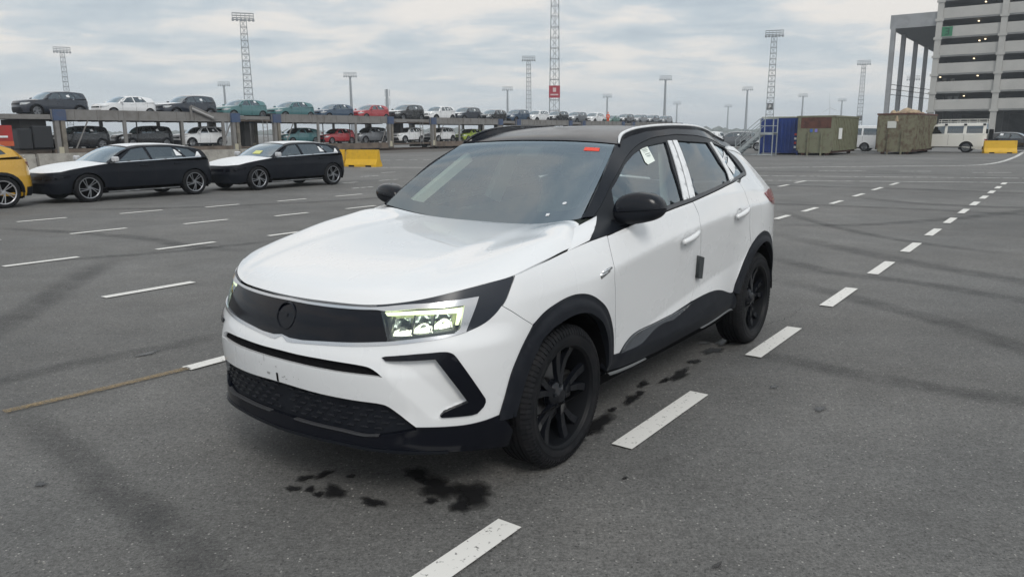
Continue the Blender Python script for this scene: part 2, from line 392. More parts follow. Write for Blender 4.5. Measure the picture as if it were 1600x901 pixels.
def side(x,z):
    f=fend(z);d=door(x,z);q=rearq(z)+.18*np.maximum(z-zc1(x),0)*.5
    wf=sstep(-.55,-.1,x);wr=sstep(-2.15,-2.75,x) if False else 1-sstep(-2.75,-2.15,x)
    y=f*wf+(1-wf)*(d*(1-wr)+q*wr)
    h=np.maximum(z-zbelt(x),0); tum=.21*h+.40*h*h+h/.37*(.05*sstep(-1.6,-.9,x)+.06*sstep(1.9,3.0,-x))
    y=y+tum*(1-wf*(1-sstep(-.55,-.3,-x*0-1)*0))*(1-sstep(-.3,.2,x))
    y=y+.085*sstep(1.06,1.15,z)*sstep(-.95,-.45,x)*(1-.6*sstep(1.2,1.45,z))
    y=y+.035*sstep(.70,.80,z)*sstep(.30,.6,x)
    # arch flares
    for ax in (0,-2.675):
        rr=np.hypot(x-ax,z-.343); y=y-.012*(1-sstep(.445,.475,rr))*sstep(.2,.3,z)
    return y
rear=tab([(.15,.15),(.3,.04),(.4,.0),(.6,0),(.75,.03),(.95,.05),(1.1,.075),(1.2,.15),(1.35,.26),(1.5,.38),(1.6,.47)])
WR=Wrap(PLAN,lambda y,z:dF(z),side,lambda y,z:rear(z))
TR = {
 'hood_edge': [(-0.005,0.872),(0.113,0.873),(0.256,0.875),(0.417,0.877),(0.507,0.882),(0.655,0.898),(0.770,0.914),(0.913,0.937),(1.056,0.957),(1.205,0.977),(1.344,0.998),(1.486,1.014),(1.605,1.027),(1.699,1.036),(1.843,1.052),(1.990,1.068)],
 'chrome_top_lo': [(-0.031,0.855),(0.126,0.855),(0.267,0.856),(0.425,0.860),(0.514,0.864),(0.554,0.862),(0.713,0.875),(0.821,0.877),(0.939,0.881)],
 'chrome_up': [(-0.037,0.863),(0.119,0.865),(0.261,0.867),(0.421,0.870),(0.510,0.874)],
 'chrome_outer': [(0.656,0.889),(0.769,0.895),(0.877,0.902),(1.014,0.910),(0.933,0.775)],
 'hook_in': [(0.939,0.881),(0.907,0.789),(0.877,0.769)],
 'visor_lo': [(-0.001,0.712),(0.058,0.706),(0.138,0.708),(0.240,0.717),(0.421,0.731),(0.558,0.744),(0.574,0.745),(0.712,0.761),(0.837,0.771),(0.878,0.773)],
 'chrome_lo': [(0.005,0.709),(0.038,0.695),(0.073,0.690),(0.244,0.703),(0.423,0.716),(0.565,0.730),(0.712,0.746),(0.836,0.759),(0.942,0.775),(1.027,0.799),(1.085,0.835),(1.114,0.862),(1.135,0.883),(1.178,0.940),(1.211,0.975)],
 'bump_fend': [(1.114,0.862),(1.161,0.832),(1.213,0.795),(1.276,0.755)],
 'arch_f': [(1.086,0.389),(1.109,0.466),(1.144,0.566),(1.209,0.675),(1.276,0.754),(1.360,0.796),(1.447,0.818),(1.540,0.831),(1.635,0.830),(1.737,0.809),(1.823,0.768),(1.904,0.714),(1.976,0.631),(2.017,0.557),(2.041,0.482),(2.052,0.423),(1.993,0.352)],
 'bump_low': [(1.086,0.389),(1.011,0.381),(0.927,0.379),(0.848,0.383),(0.774,0.387),(0.699,0.390)],
 'lowgrille_top': [(0.699,0.390),(0.632,0.446),(0.589,0.477),(0.559,0.488),(0.429,0.493),(0.252,0.496),(0.079,0.502),(-0.001,0.504)],
 'lowgrille_bot': [(0.702,0.379),(0.488,0.345),(0.357,0.350),(0.184,0.350),(-0.017,0.352)],
 'lip_bot': [(0.019,0.285),(0.188,0.289),(0.360,0.291),(0.482,0.287),(0.614,0.283),(0.836,0.267),(1.173,0.215)],
 'slot_top': [(0.002,0.650),(0.122,0.649),(0.321,0.650),(0.474,0.646),(0.511,0.640),(0.543,0.625),(0.568,0.606)],
 'slot_bot': [(0.568,0.606),(0.493,0.608),(0.326,0.608),(0.130,0.609),(0.003,0.610)],
 'blade': [(0.563,0.684),(0.579,0.689),(0.712,0.702),(0.807,0.707),(0.840,0.705),(0.864,0.695),(0.881,0.674),(0.924,0.608),(1.007,0.482),(1.009,0.466),(1.000,0.448),(0.969,0.423),(0.941,0.420),(0.809,0.428),(0.802,0.436),(0.819,0.451),(0.859,0.464),(0.925,0.481),(0.788,0.679),(0.581,0.671)],
 'facet': [(0.580,0.605),(0.776,0.415)],
 'lamp_in': [(0.535,0.859),(0.550,0.830),(0.580,0.754)],
 'drl': [(0.550,0.860),(0.713,0.870),(0.935,0.876),(0.926,0.844),(0.905,0.804),(0.892,0.805),(0.906,0.853),(0.713,0.855),(0.564,0.848)],
 'fend_door': [(1.990,1.065),(1.978,0.963),(1.985,0.848),(1.999,0.796),(2.042,0.621),(2.074,0.474),(2.071,0.421)],
 'apil_white': [(1.929,1.128),(2.083,1.148),(1.843,1.052),(1.697,1.036)],
 'clad_top': [(2.071,0.421),(2.138,0.415),(2.196,0.458),(2.287,0.490),(2.495,0.498),(2.761,0.509),(3.025,0.536),(3.287,0.548),(3.429,0.541),(3.540,0.520),(3.701,0.475),(3.778,0.464)],
 'clad_mid': [(2.138,0.415),(2.352,0.421),(2.486,0.462),(2.607,0.482),(2.814,0.480),(2.919,0.513)],
 'clad_bot': [(2.063,0.299),(2.129,0.317),(2.466,0.325),(3.135,0.347),(3.774,0.344)],
 'door_door': [(3.030,1.144),(3.062,1.069),(3.052,1.029),(3.108,0.831),(3.098,0.637),(3.025,0.536)],
 'belt': [(1.990,1.068),(2.338,1.100),(2.728,1.137),(3.017,1.159),(3.386,1.196),(3.761,1.234),(4.064,1.256),(4.234,1.268),(4.329,1.310),(4.360,1.376),(4.287,1.439)],
 'rdoor_back': [(3.883,1.224),(3.891,1.197)],
 'arch_r': [(3.770,0.468),(3.821,0.548),(3.908,0.660),(4.037,0.774),(4.152,0.830),(4.301,0.848),(4.442,0.821),(4.625,0.754)],
 'wind_f': [(2.223,1.137),(2.293,1.274),(2.471,1.370),(2.639,1.433),(2.781,1.476),(2.911,1.499),(3.104,1.516),(3.000,1.369),(2.913,1.177),(2.747,1.163)],
 'film1': [(3.132,1.521),(3.183,1.520),(2.990,1.179),(2.918,1.175)],
 'film2': [(3.201,1.522),(3.256,1.522),(3.078,1.184),(3.003,1.180)],
 'wind_r': [(3.271,1.522),(3.734,1.503),(3.727,1.366),(3.756,1.304),(3.708,1.242),(3.096,1.193)],
 'film3': [(3.789,1.503),(3.829,1.502),(3.817,1.256),(3.710,1.240),(3.751,1.296)],
 'quarter': [(3.869,1.499),(4.261,1.463),(4.188,1.274),(3.826,1.248)],
 'qfilm1': [(4.171,1.444),(4.116,1.418),(3.873,1.372),(3.860,1.394)],
 'qfilm2': [(4.165,1.409),(4.119,1.337),(3.907,1.283),(3.878,1.354)],
 'cpil_top': [(4.362,1.469),(4.757,1.439),(4.732,1.400)],
 'tail': [(4.546,1.145),(4.713,1.125),(4.478,1.042),(4.415,1.076),(4.374,1.126)],
 'apil_front': [(1.985,1.148),(2.104,1.220),(2.215,1.296),(2.340,1.382),(2.498,1.464),(2.595,1.505)],
 'apil_rear': [(1.843,1.052),(2.141,1.185),(2.331,1.314),(2.555,1.420),(2.787,1.502),(2.958,1.538),(3.243,1.560),(3.844,1.530),(4.511,1.486),(4.757,1.439)],
 'roof_edge': [(2.595,1.505),(2.763,1.558),(2.954,1.588),(3.284,1.604),(3.817,1.583),(5.032,1.503),(4.757,1.449)],
 'crease1': [(1.985,0.928),(2.409,0.973),(2.748,1.009),(3.046,1.036),(3.420,1.078),(3.685,1.090),(4.298,1.121)],
 'crease2': [(2.286,0.497),(2.451,0.553),(2.769,0.574),(3.084,0.602),(3.426,0.627),(3.683,0.640)],
 'emblem_side': [(1.843,0.889),(1.946,0.900)],
 'handle1': [(2.878,0.963),(2.772,0.945),(3.009,0.980)],
 'handle2': [(3.737,1.034),(3.641,1.021),(3.868,1.041)],
 'foam': [(3.053,0.828),(3.171,0.808),(3.182,0.669),(3.075,0.682)],
}
# ------------------------------------------------------------------ the white crossover in front
def wheel_mesh(par, c, r, w, rr, side, rimmat, spokes='twin', n=48, tread=True, nsp=5, steer=0, sub=True):
    """wheel with tyre > tread rows, rim > spokes, hub; c = centre, outer face towards +y*side"""
    wh = bpy.data.objects.new('wheel', None); COL.objects.link(wh); wh.parent = par; wh.location = c; wh.rotation_euler = (0, 0, steer); wh.empty_display_size = .1
    s = side; h = w/2
    prof = [(rr-.012, -h*.86), (rr+.006, -h*.96), (rr+.03, -h), (r-.055, -h), (r-.02, -h*.9), (r-.004, -h*.66)]
    grooves = [(-.42, .012), (-.14, .012), (.14, .012), (.42, .012)] if tread else []
    for g, gw in grooves:
        prof += [(r-.001, (g-gw*4/1.0)*h), (r-.009, (g-gw*2)*h), (r-.009, (g+gw*2)*h), (r-.001, (g+gw*4)*h)]
    prof += [(r-.004, h*.66), (r-.02, h*.9), (r-.055, h*1.0), (rr+.03, h), (rr+.006, h*.96), (rr-.012, h*.86)]
    mb = MB(); mb.lathe([(a, b*s) for a, b in prof], n)
    t = mb.build('tyre', RUBBER, wh); autosmooth(t, 40)
    if tread:
        tb = MB()
        for k in range(84):
            a = 2*math.pi*k/84; ca, sa = math.cos(a), math.sin(a); tx, tz = -sa, ca
            for y0, y1, r0, r1 in ((.70, 1.0, r-.003, r-.035),):
                for sg in (-1, 1):
                    v = []
                    for yy, ra in ((y0*h*sg, r0+.003), (.9*h*sg, r-.016), (y1*h*sg, r1)):
                        for d in (-.0085, .0085):
                            for dr in (-.012, -.0006): v.append((ca*(ra+dr)+tx*d, yy, sa*(ra+dr)+tz*d))
                    tb.add(v, [(1, 3, 7, 5), (5, 7, 11, 9), (0, 1, 5, 4), (4, 5, 9, 8), (3, 2, 6, 7), (7, 6, 10, 11), (9, 11, 10, 8), (0, 2, 3, 1)])
        o = tb.build('tread_blocks', RUBBER, t); o['kind'] = 'stuff'
        sw = MB().lathe([(r-.062, s*(h+.0004)), (r-.060, s*(h+.002)), (r-.058, s*(h+.0004))], n); sw.build('sidewall_ring', RUBBER, t, True)
    # rim: lip, barrel, back
    rim = MB()
    rim.lathe([(rr-.014, s*h*.80), (rr-.004, s*h*.96), (rr+.006, s*h*.97), (rr+.004, s*h*.85)], n)
    rim.lathe([(rr-.014, s*h*.80), (rr-.022, s*h*.45), (rr-.03, -s*h*.8)], n)
    ro = rim.build('rim', mat('rim_lip_black', (.006, .007, .009), .5, spec=.2), wh); autosmooth(ro, 40)
    d = s*h*.62
    sp = []
    for k in range(nsp):
        a0 = 2*math.pi*k/nsp+math.pi/2+.16
        arms = ((-.115, -.045), (.115, .045)) if spokes == 'twin' else ((.42, .0),)
        for tip, root in arms:
            sb = MB(); prs = []
            for q in (0, .35, .7, 1):
                ra = .045+(rr-.016-.045)*q; an = a0+root*1.8*(1-q)+ (tip*2.1 if spokes == 'twin' else tip)*q
                ww = (.015+.011*q) if spokes == 'twin' else (.03+.02*q); dep = d-s*.018*math.sin(q*math.pi*.9)+s*.010*q
                ca, sa = math.cos(an), math.sin(an)
                for ww2, dd in ((-ww, -.022), (-ww*.72, 0), (ww*.72, 0), (ww, -.022)):
                    prs.append((ca*ra-sa*ww2, dep+s*dd, sa*ra+ca*ww2))
            f = []
            for q in range(3):
                for j in range(3): a = q*4+j; f.append((a, a+1, a+5, a+4))
                f.append((q*4+3, q*4, q*4+4, q*4+7))
            sb.add(prs, f+[(0, 3, 2, 1), (12, 13, 14, 15)]); sb.build('spoke', rimmat, ro if sub else wh)
    hb = MB().lathe([(.0, d+s*.012), (.030, d+s*.011), (.036, d+s*.004), (.062, d-s*.004), (.075, d-s*.02), (.075, d-s*.05)], 24); o = hb.build('hub', rimmat, ro); autosmooth(o, 40)
    if tread:
        lb = MB()
        for k in range(5): a = 2*math.pi*k/5+.3; lb = MB(); lb.tube((.05*math.cos(a), d-s*.01, .05*math.sin(a)), (.05*math.cos(a), d+s*.004, .05*math.sin(a)), .009, 6); lb.build('wheel_bolt', DARKTRIM, ro)
    bd = MB().lathe([(.04, d-s*.075), (.155, d-s*.075), (.155, d-s*.10), (.04, d-s*.10)], 32); bd.build('brake_disc', STEEL, wh)
    cal = MB().box(-.19, -.10, d-s*.12, d-s*.055, -.07, .07, .01) if s > 0 else MB().box(-.19, -.10, d-s*.055, d-s*.12, -.07, .07, .01); cal.build('brake_caliper', STEEL, wh)
    bk = MB().lathe([(.0, -s*h*.5), (rr-.03, -s*h*.5)], 24); bk.build('wheel_back', SHADOWB, wh)
    return wh
def main_car():
    car = thing('crossover_car', 'white crossover car with black roof, black wheels and its headlights lit, standing in front', 'car', (-.4659, 3.9719, 0), YAW)
    T = TR; W = WR
    he = T['hood_edge']; cl = T['chrome_lo']; cto = T['chrome_top_lo']; af = T['arch_f']; ux = lambda x: float(W.u_of_x(x))
    HE = sm(he[:10]); HEs = sm(he[9:])
    AF = sm(af[:5])[:-1]+sm(af[4:16], 4)
    afb = af[16]
    CL = sm(cl[2:12], 4); CLup = sm(cl[11:], 4)
    BL = sm(T['bump_low'], 4); LG = sm(T['lowgrille_top'][1:7], 4)
    lg0 = T['lowgrille_top'][0]
    st = sm(T['slot_top'][1:], 4); sb = sm(T['slot_bot'][:-1], 4)
    arch_dn = sm(af[:5], 4)[::-1]
    # --- front bumper
    bp = [(0, .709), (.010, .705), (.040, .690)]+CL+sm(T['bump_fend'], 3)[1:]+arch_dn[1:]+BL[1:]+LG+[(0, .503), (0, .609)]+sb[::-1]+st[::-1]+[(0, .650)]
    A, B_ = np.array(T['facet'][0]), np.array(T['facet'][1]); dv = (B_-A)/np.linalg.norm(B_-A); nv = np.array((dv[1], -dv[0])); nv = nv if nv[0] > 0 else -nv
    bl_ = T['blade']; dp_ = np.array([tuple(A), (bl_[19][0]-.004, bl_[19][1]+.006), (bl_[18][0]+.004, bl_[18][1]+.008), (bl_[17][0]+.012, bl_[17][1]-.004), (bl_[16][0]+.004, bl_[16][1]-.008), (bl_[15][0], bl_[15][1]-.008), tuple(B_)])
    def dent(q):
        d = (q-A)@nv; return -.022*np.clip(d/.10, 0, 1)*pinp(q[:, 0], q[:, 1], dp_)
    b = panel('front_bumper', W, bp, WHITE, car, 0, .02, .018, .010, 'W', (), dent)
    panel('bumper_slot', W, [(0, .655)]+st+sb+[(0, .604)], SHADOWB, b, -.02, 0, .03, .02, 'W')
    gl = [(0, .510)]+LG[::-1]+[lg0]+sm(T['lowgrille_bot'], 4)[:-1]+[(0, .345)]
    panel('lower_grille', W, gl, PLASTIC, b, -.022, 0, .03, .02, 'W')
    lb = T['lip_bot']; lip = [(0, .351)]+sm(T['lowgrille_bot'], 4)[::-1][1:]+[lg0]+BL[::-1][1:]+[(1.165, .30), (1.165, .215)]+sm(lb, 3)[::-1]+[(0, .285)]
    panel('bumper_lip', W, lip, GLOSSB, b, .004, .07, .03, .02, 'W')
    le = sm(lb[:6], 3); panel('lip_edge', W, [(0, .293)]+[(u, z+.007) for u, z in le]+[(u, z-.003) for u, z in le][::-1]+[(0, .283)], DARKTRIM, b, .010, .02, .03, .02, 'W')
    le = sm(T['lowgrille_bot'], 4)[::-1][2:-3]; panel('splitter_line', W, [(u, z+.003) for u, z in le]+[(u, z-.004) for u, z in le][::-1], mat('grey_plastic', (.05, .052, .057), .4), b, .012, .02, .03, .02, 'LR')
    # grille bars: short raised dashes in staggered rows
    gm = mat('grille_bar_plastic', (.022, .024, .030), .3)
    for row in range(5):
        z = .475-row*.026
        for k in range(9):
            u = .035+k*.068+(.034 if row % 2 else 0)
            top = float(np.interp(u, [0, .56, .68], [.49, .47, .40])); bot = float(np.interp(u, [0, .45, .66], [.365, .365, .385]))
            if bot < z < top-.008: panel('grille_bar', W, [(u, z), (u+.034, z), (u+.034, z+.0045), (u, z+.0045)], gm, b, -.012, .01, .05, .02, 'LR')
    panel('fog_blade', W, T['blade'][:4]+sm(T['blade'][3:7], 3)[1:]+T['blade'][7:], GLOSSB, b, .007, .02, .025, .02, 'LR')
    # plate zone scuffs: tow eye hole and small marks
    panel('tow_hole', W, [(-.018, .505), (-.004, .505), (-.004, .545), (-.018, .545)], SHADOWB, b, .0015, 0, .02, .02, 'N')
    mk = mat('scuff_grey', (.33, .33, .33), .7)
    rn = random.Random(3)
    for u, z, w_, h_ in ((-.085, .528, .022, .010), (-.10, .585, .003, .028), (-.02, .572, .012, .003), (.02, .53, .016, .003), (.035, .535, .010, .004), (.045, .525, .012, .003), (-.14, .57, .004, .004), (.10, .545, .004, .003), (.13, .54, .004, .004), (-.125, .562, .004, .004)):
        panel('scuff_mark', W, [(u, z), (u+w_, z), (u+w_, z+h_), (u, z+h_)], mk, b, .0012, 0, .05, .05, 'N')
    # --- grille visor and chrome frame
    up = T['chrome_up']; vl = T['visor_lo']
    fr = [(0, .8665)]+sm(up[1:]+T['chrome_outer'][:4], 3)+[T['chrome_outer'][4]]+sm(cl[2:9], 4)[::-1]+[(.040, .690), (.010, .704), (0, .709), (0, .714), (.055, .7065)]+sm(vl[2:], 3)+T['hook_in'][::-1][1:]+sm(cto[1:], 3)[::-1][1:]+[(0, .8555)]
    ch = panel('grille_frame', W, fr, CHROME, car, .003, .02, .02, .012, 'W')
    vz = [(0, .857)]+sm(cto[1:6], 3)+[(u+.004, z) for u, z in T['lamp_in']]+sm(vl[2:7], 3)[::-1]+[(.055, .706), (0, .713)]
    v = panel('grille_visor', W, vz, GLOSSB, car, -.003, .01, .02, .012, 'W')
    # emblem: ring and bolt, black on black
    ec = W.ev(0, .795); em = MB(); em.lathe([(.054, -.006), (.056, .0), (.061, .0), (.063, -.006)], 40, 0); em.add(*(lambda m: (m.v, m.f))(MB().prism([(-.075, .012), (.012, .010), (.012, -.004), (.085, -.010), (.085, -.014), (-.012, -.012), (-.012, .002), (-.075, .008)], 0, -.006, -.001)))
    e = em.build('emblem', GLOSSB, v); e.location = (ec[0]+.0005, 0, ec[2]); e.rotation_euler = (0, R(-16), 0)
    # --- headlamps
    lamp_poly = sm(cto[5:9], 3)+T['hook_in'][1:]+sm(vl[6:9], 3)[::-1]+T['lamp_in'][::-1][:1]+[T['lamp_in'][1], T['lamp_in'][0]]
    hous = [(u, z) for u, z in sm(he[4:10], 4)]+CLup[::-1][1:]+sm(cl[8:12], 3)[::-1][1:]+[T['chrome_outer'][4], T['chrome_outer'][3]]+sm(T['chrome_outer'][:4], 3)[::-1][1:]+[up[-1]]
    hc = mat('lamp_surround', (.018, .023, .033), .34, spec=.45)
    bowl = mat('lamp_bowl', (.30, .32, .27), .25, .8)
    drlm = mat('drl_light', (.9, .95, .7), .4, emit=(.93, 1.0, .60), estr=.95); led = mat('led_light', (1, 1, .9), .4, emit=(.98, 1.0, .86), estr=2.2)
    refl = mat('reflector', (.75, .78, .70), .12, 1)
    for sd, md in ((1, 'L'), (-1, 'R')):
        h = panel('headlamp_housing', W, hous, hc, car, -.001, .02, .02, .012, md)
        panel('lamp_bowl', W, lamp_poly, bowl, h, -.05, 0, .02, .012, md)
        # dark rim walls of the bowl
        panel('daytime_light', W, T['drl'], drlm, h, -.010, .01, .02, .012, md)
        us = [a[0] for a in lamp_poly]; u0, u1 = min(us), max(us)
        for k, (a, bq) in enumerate(((.12, .38), (.38, .62), (.62, .86))):
            ua, ub = u0+(u1-u0)*a, u0+(u1-u0)*bq; z0 = .764+.012*k; z1_ = .846+.008*k
            V, F, q = skin(W, [(ua, z0), (ub, z0+.004), (ub-.01, z1_), (ua+.015, z1_-.004)], -.03, 0, .006, .008)
            Nn = []
            V = np.array(V); t = (q[:, 0]-ua)/(ub-ua); tz = (q[:, 1]-z0)/(z1_-z0)
            dep = -.03*np.sin(np.clip(t, 0, 1)*math.pi)*np.sin(np.clip(tz*.5+.5, 0, 1)*math.pi)
            V[:, 0] += dep*.8; V[:, 1] += dep*.45
            V[:, 1] *= sd
            F2 = F if sd > 0 else [f[::-1] for f in F]
            obj('reflector', V, F2, refl, h, True)
            panel('led_element', W, [(ua+.03, z0+.006), (ub-.012, z0+.010), (ub-.02, z0+.030), (ua+.035, z0+.022)], led, h, -.028, .01, .02, .02, md)
            panel('reflector_rib', W, [(ua-.004, z0), (ua+.003, z0), (ua+.018, z1_), (ua+.011, z1_)], mat('dark_bezel', (.03, .032, .03), .25), h, -.016, .03, .03, .02, md)
        panel('bezel_strip', W, [(u0+.02, .752), (u1-.03, .778), (u1-.035, .788), (u0+.02, .762)], mat('dark_bezel', (.03, .032, .03), .25), h, -.012, .03, .03, .02, md)
        panel('lamp_glass', W, lamp_poly, LENS, h, -.002, 0, .02, .012, md)
    # --- bonnet
    hood_panel = panel('bonnet', HOOD, [(-.9955, .004), (.9955, .004), (.9955, 1), (-.9955, 1)], WHITE, car, 0, .02, .03, .025, 'N')
    # --- fenders, doors, quarters
    fd = sm(T['fend_door'], 4)
    fender = [he[9]]+HEs[1:]+fd[1:]+sm(af[4:16], 4)[::-1]+sm(T['bump_fend'], 3)[::-1][1:]+CLup[1:]
    ct = T['clad_top']; CT = ct[:2]+sm(ct[1:6], 3)[1:]; CT2 = sm(ct[6:], 3)
    dd = sm(T['door_door'], 4); be = T['belt']; BEf = sm(be[:4], 4)
    rs = [(ux(-2.33), 1.222), (ux(-2.355), 1.12), (ux(-2.385), .99), (ux(-2.42), .87), (ux(-2.47), .772)]
    ar = T['arch_r'][:6]+[(ux(x), z) for x, z in ((-2.89, .800), (-3.03, .69), (-3.115, .55), (-3.135, .42))]
    AR = sm(ar, 4); k0 = min(range(len(AR)), key=lambda i: (AR[i][0]-rs[-1][0])**2+(AR[i][1]-rs[-1][1])**2)
    g = .003
    # the filler gives the fine body a rear-quarter skin; hidden rear is closed by tailgate and rear bumper
    fdoor = fd+CT[1:]+[ct[6]]+dd[::-1][1:]+BEf[::-1][:-1]
    be_r = sm(be[3:], 4); ib = min(range(len(be_r)), key=lambda i: abs(be_r[i][0]-rs[0][0])+abs(be_r[i][1]-rs[0][1]))
    rdoor = be_r[:ib]+sm(rs, 4)[:-1]+AR[:k0+1][::-1]+CT2[::-1][1:]+dd[::-1][1:]
    ulamp = ux(-2.81); uc = 4.98
    quarter = sm(rs, 4)[::-1]+be_r[ib+1:]+[(ux(-2.74), 1.462), (ux(-2.86), 1.475), (4.62, 1.462), (4.78, 1.40), (uc, 1.20), (uc, .62), (4.72, .56), (AR[-4][0], AR[-4][1])]+AR[k0+1:-4][::-1]
    for sd, md in ((1, 'L'), (-1, 'R')):
        f = panel('front_fender', W, inset(fender, g), WHITE, car, 0, .02, .025, .014, md)
        # chrome script badge on the fender
        bc = W.ev(T['emblem_side'][0][0]+.05, .893); bm_ = MB()
        for dx, dz, l, r_ in ((-.05, -.010, .085, .012), (-.03, .004, .085, .010), (-.045, -.020, .06, .008)):
            bm_.tube((dx, 0, dz), (dx+l, 0, dz+.016), r_, 8, r_*.6)
        bo = bm_.build('badge', mat('chrome_badge', (.75, .76, .77), .12, 1), f, True); bo.location = (bc[0], sd*(bc[1]+.001), bc[2]); bo.rotation_euler = (0, 0, R(4)*-sd); bo.scale = (-1 if True else 1, .6, 1)
        d1 = panel('front_door', W, inset(fdoor, g), WHITE, car, 0, .02, .02, .010, md)
        d2 = panel('rear_door', W, inset(rdoor, g), WHITE, car, 0, .02, .02, .010, md)
        panel('rear_quarter', W, inset(quarter, g), WHITE, car, 0, .02, .025, .014, md)
        for hd, dr in ((T['handle1'], d1), (T['handle2'], d2)):
            handle(W, hd[0], sd, dr)
        panel('edge_guard', W, [T['foam'][0], (T['foam'][0][0]*.35+T['foam'][1][0]*.65, T['foam'][1][1]), (T['foam'][3][0]*.35+T['foam'][2][0]*.65, T['foam'][2][1]), T['foam'][3]], mat('foam_grey', (.045, .052, .055), .85), d1, .022, .024, .05, .05, md) if sd > 0 else None
        # white triangle at the foot of the pillar
        class Foot:
            c = [np.array(q) for q in ((-.300, .738, 1.104), (-.522, .747, 1.149), (-.284, .843, 1.053), (-.070, .842, 1.022))]
            def ev(s, a_, b_):
                a_ = np.asarray(a_, float)[..., None]; b_ = np.asarray(b_, float)[..., None]; c = s.c
                P = (c[3]*(1-a_)+c[2]*a_)*(1-b_)+(c[0]*(1-a_)+c[1]*a_)*b_; P[..., 1] += .012*(np.sin(b_*math.pi))[..., 0]; P[..., 2] += .006*(np.sin(b_*math.pi))[..., 0]; return P
        panel('pillar_foot', Foot(), [(.03, .03), (.97, .03), (.985, .99), (.03, .99)], WHITE, car, .002, .015, .1, .1, md)
        panel('tail_lamp', W, [(ulamp, 1.122), (ux(-2.95), 1.140), (4.72, 1.135), (5.12, 1.10), (5.12, 1.03), (4.75, 1.005), (4.55, 1.03), (4.45, 1.06)], REDL, car, .006, .02, .025, .014, md)
        # cladding
        cx, cz = 0., .343
        afo = AF+[afb]
        def inward(P, axx, k):
            out = []
            for u, z in P:
                x = float(np.interp(u, W.U, W.X)); rx, rz = x-axx, z-.343; rad = math.hypot(rx, rz); q = max(rad-k, .35)/rad
                out.append((ux(axx+rx*q) if abs(axx+rx*q) < 9 else u, .343+rz*q))
            return out
        AFi = inward(AF, 0, .085)
        panel('arch_trim', W, AF+[(AF[-1][0], .36), (AFi[-1][0], .36)]+AFi[::-1]+[(AFi[0][0], .365), (AF[0][0], .365)], PLASTIC, car, .009, .04, .02, .014, md)
        ARi = inward(AR, -2.675, .075)
        panel('arch_trim', W, AR+ARi[::-1], PLASTIC, car, .009, .04, .02, .014, md)
        cb = [(1.985, .335), (2.6, .315), (3.35, .338), (3.84, .348)]
        sk = CT+CT2[1:]+[(AR[0][0]+.03, .42)]+cb[::-1]+[(1.995, .36)]
        s_ = panel('side_skirt', W, sk, PLASTIC, car, .005, .04, .025, .014, md)
        cm = sm(T['clad_mid'], 3); panel('skirt_insert', W, sm(ct[1:6], 3)+[(3.02, .532), (2.93, .51)]+[(u, z) for u, z in cm[::-1][4:]], mat('skirt_gloss', (.06, .068, .08), .2, coat=.8), s_, .011, .01, .025, .014, md)
        panel('sill_strip', W, [(2.07, .316), (2.46, .311), (2.46, .305), (2.09, .303)], mat('sill_grey', (.17, .18, .19), .5), s_, .012, .01, .03, .02, md)
        panel('sill_strip', W, [(3.20, .334), (3.78, .350), (3.80, .340), (3.24, .326)], mat('sill_grey', (.17, .18, .19), .5), s_, .012, .01, .03, .02, md)
        # --- pillars and side windows
        rt = [(ux(x), z) for x, z in ROOFE]
        top = [(ux(x), z) for x, z in ((-1.50, 1.549), (-1.75, 1.561), (-2.05, 1.552), (-2.35, 1.523), (-2.62, 1.487), (-2.78, 1.462))]
        ap = sm(T['apil_rear'][:6], 4)
        cant = sm(T['apil_front'], 3)+rt[1:]+[(4.62, 1.466)]+top[::-1]+ap[::-1]+[T['apil_white'][2], T['apil_white'][1]]
        panel('roof_pillar', W, cant, BLACKP, car, 0, .02, .025, .014, md)
        frame = ap+top+be_r[::-1]+BEf[::-1][1:]
        holes = [sm(T['wind_f'][1:7], 3)+T['wind_f'][7:]+[T['wind_f'][0]], T['wind_r'], T['quarter']]
        wf = panel('window_frame', W, inset(frame, .002), DARKTRIM, car, -.003, .025, .03, .02, md, holes)
        panel('door_window', W, holes[0], GLASSM, wf, -.012, 0, .04, .03, md)
        panel('door_window', W, holes[1], GLASSD, wf, -.012, 0, .04, .03, md)
        panel('quarter_window', W, holes[2], GLASSD, wf, -.012, 0, .04, .03, md)
        panel('waist_trim', W, [(u, z+.004) for u, z in BEf[3:]+be_r[1:ib+6]]+[(u, z+.022) for u, z in BEf[3:]+be_r[1:ib+6]][::-1], mat('waist_black', (.03, .034, .042), .3), wf, .003, .01, .04, .02, md)
        if sd > 0 or True:
            for kf in ('film1', 'film2', 'film3'): panel('pillar_film', W, T[kf], FILM, wf, .003, .006, .03, .02, md)
            for kf in ('qfilm1', 'qfilm2'): panel('window_film', W, T[kf], FILM, wf, -.008, 0, .03, .02, md)
            panel('spoiler_film', W, [(ux(-2.72), 1.440), (ux(-2.72), 1.458), (4.60, 1.455), (4.72, 1.405), (4.66, 1.395), (4.5, 1.425)], FILM, car, .006, .006, .03, .02, md)
        mirror(car, sd)
        wheel_mesh(car, (0, sd*.795, .343),   .345, .215, .252, sd, RIMB, 'twin', 64)
        wheel_mesh(car, (-2.675, sd*.797, .343),   .345, .215, .252, sd, RIMB, 'twin', 64)
        # dark wheel housings
        for axx in (0, -2.675):
            lm = MB(); pr = []
            for k in range(17):
                t = .02+(math.pi-.04)*k/16; pr.append((axx+.41*math.cos(t), .343+.41*math.sin(t)))
            v = [(x, sd*.885, z) for x, z in pr]+[(x, sd*.48, z) for x, z in pr]; n = len(pr)
            lm.add(v, [(i, i+1, n+i+1, n+i) for i in range(n-1)]+[tuple(range(n, 2*n))]); lm.build('wheel_housing', SHADOWB, car, fix=False)
        # roof rail
        pts = [np.array(W.ev(ux(x), 1.50)) for x in (-1.0,)]
        rail(car, sd)
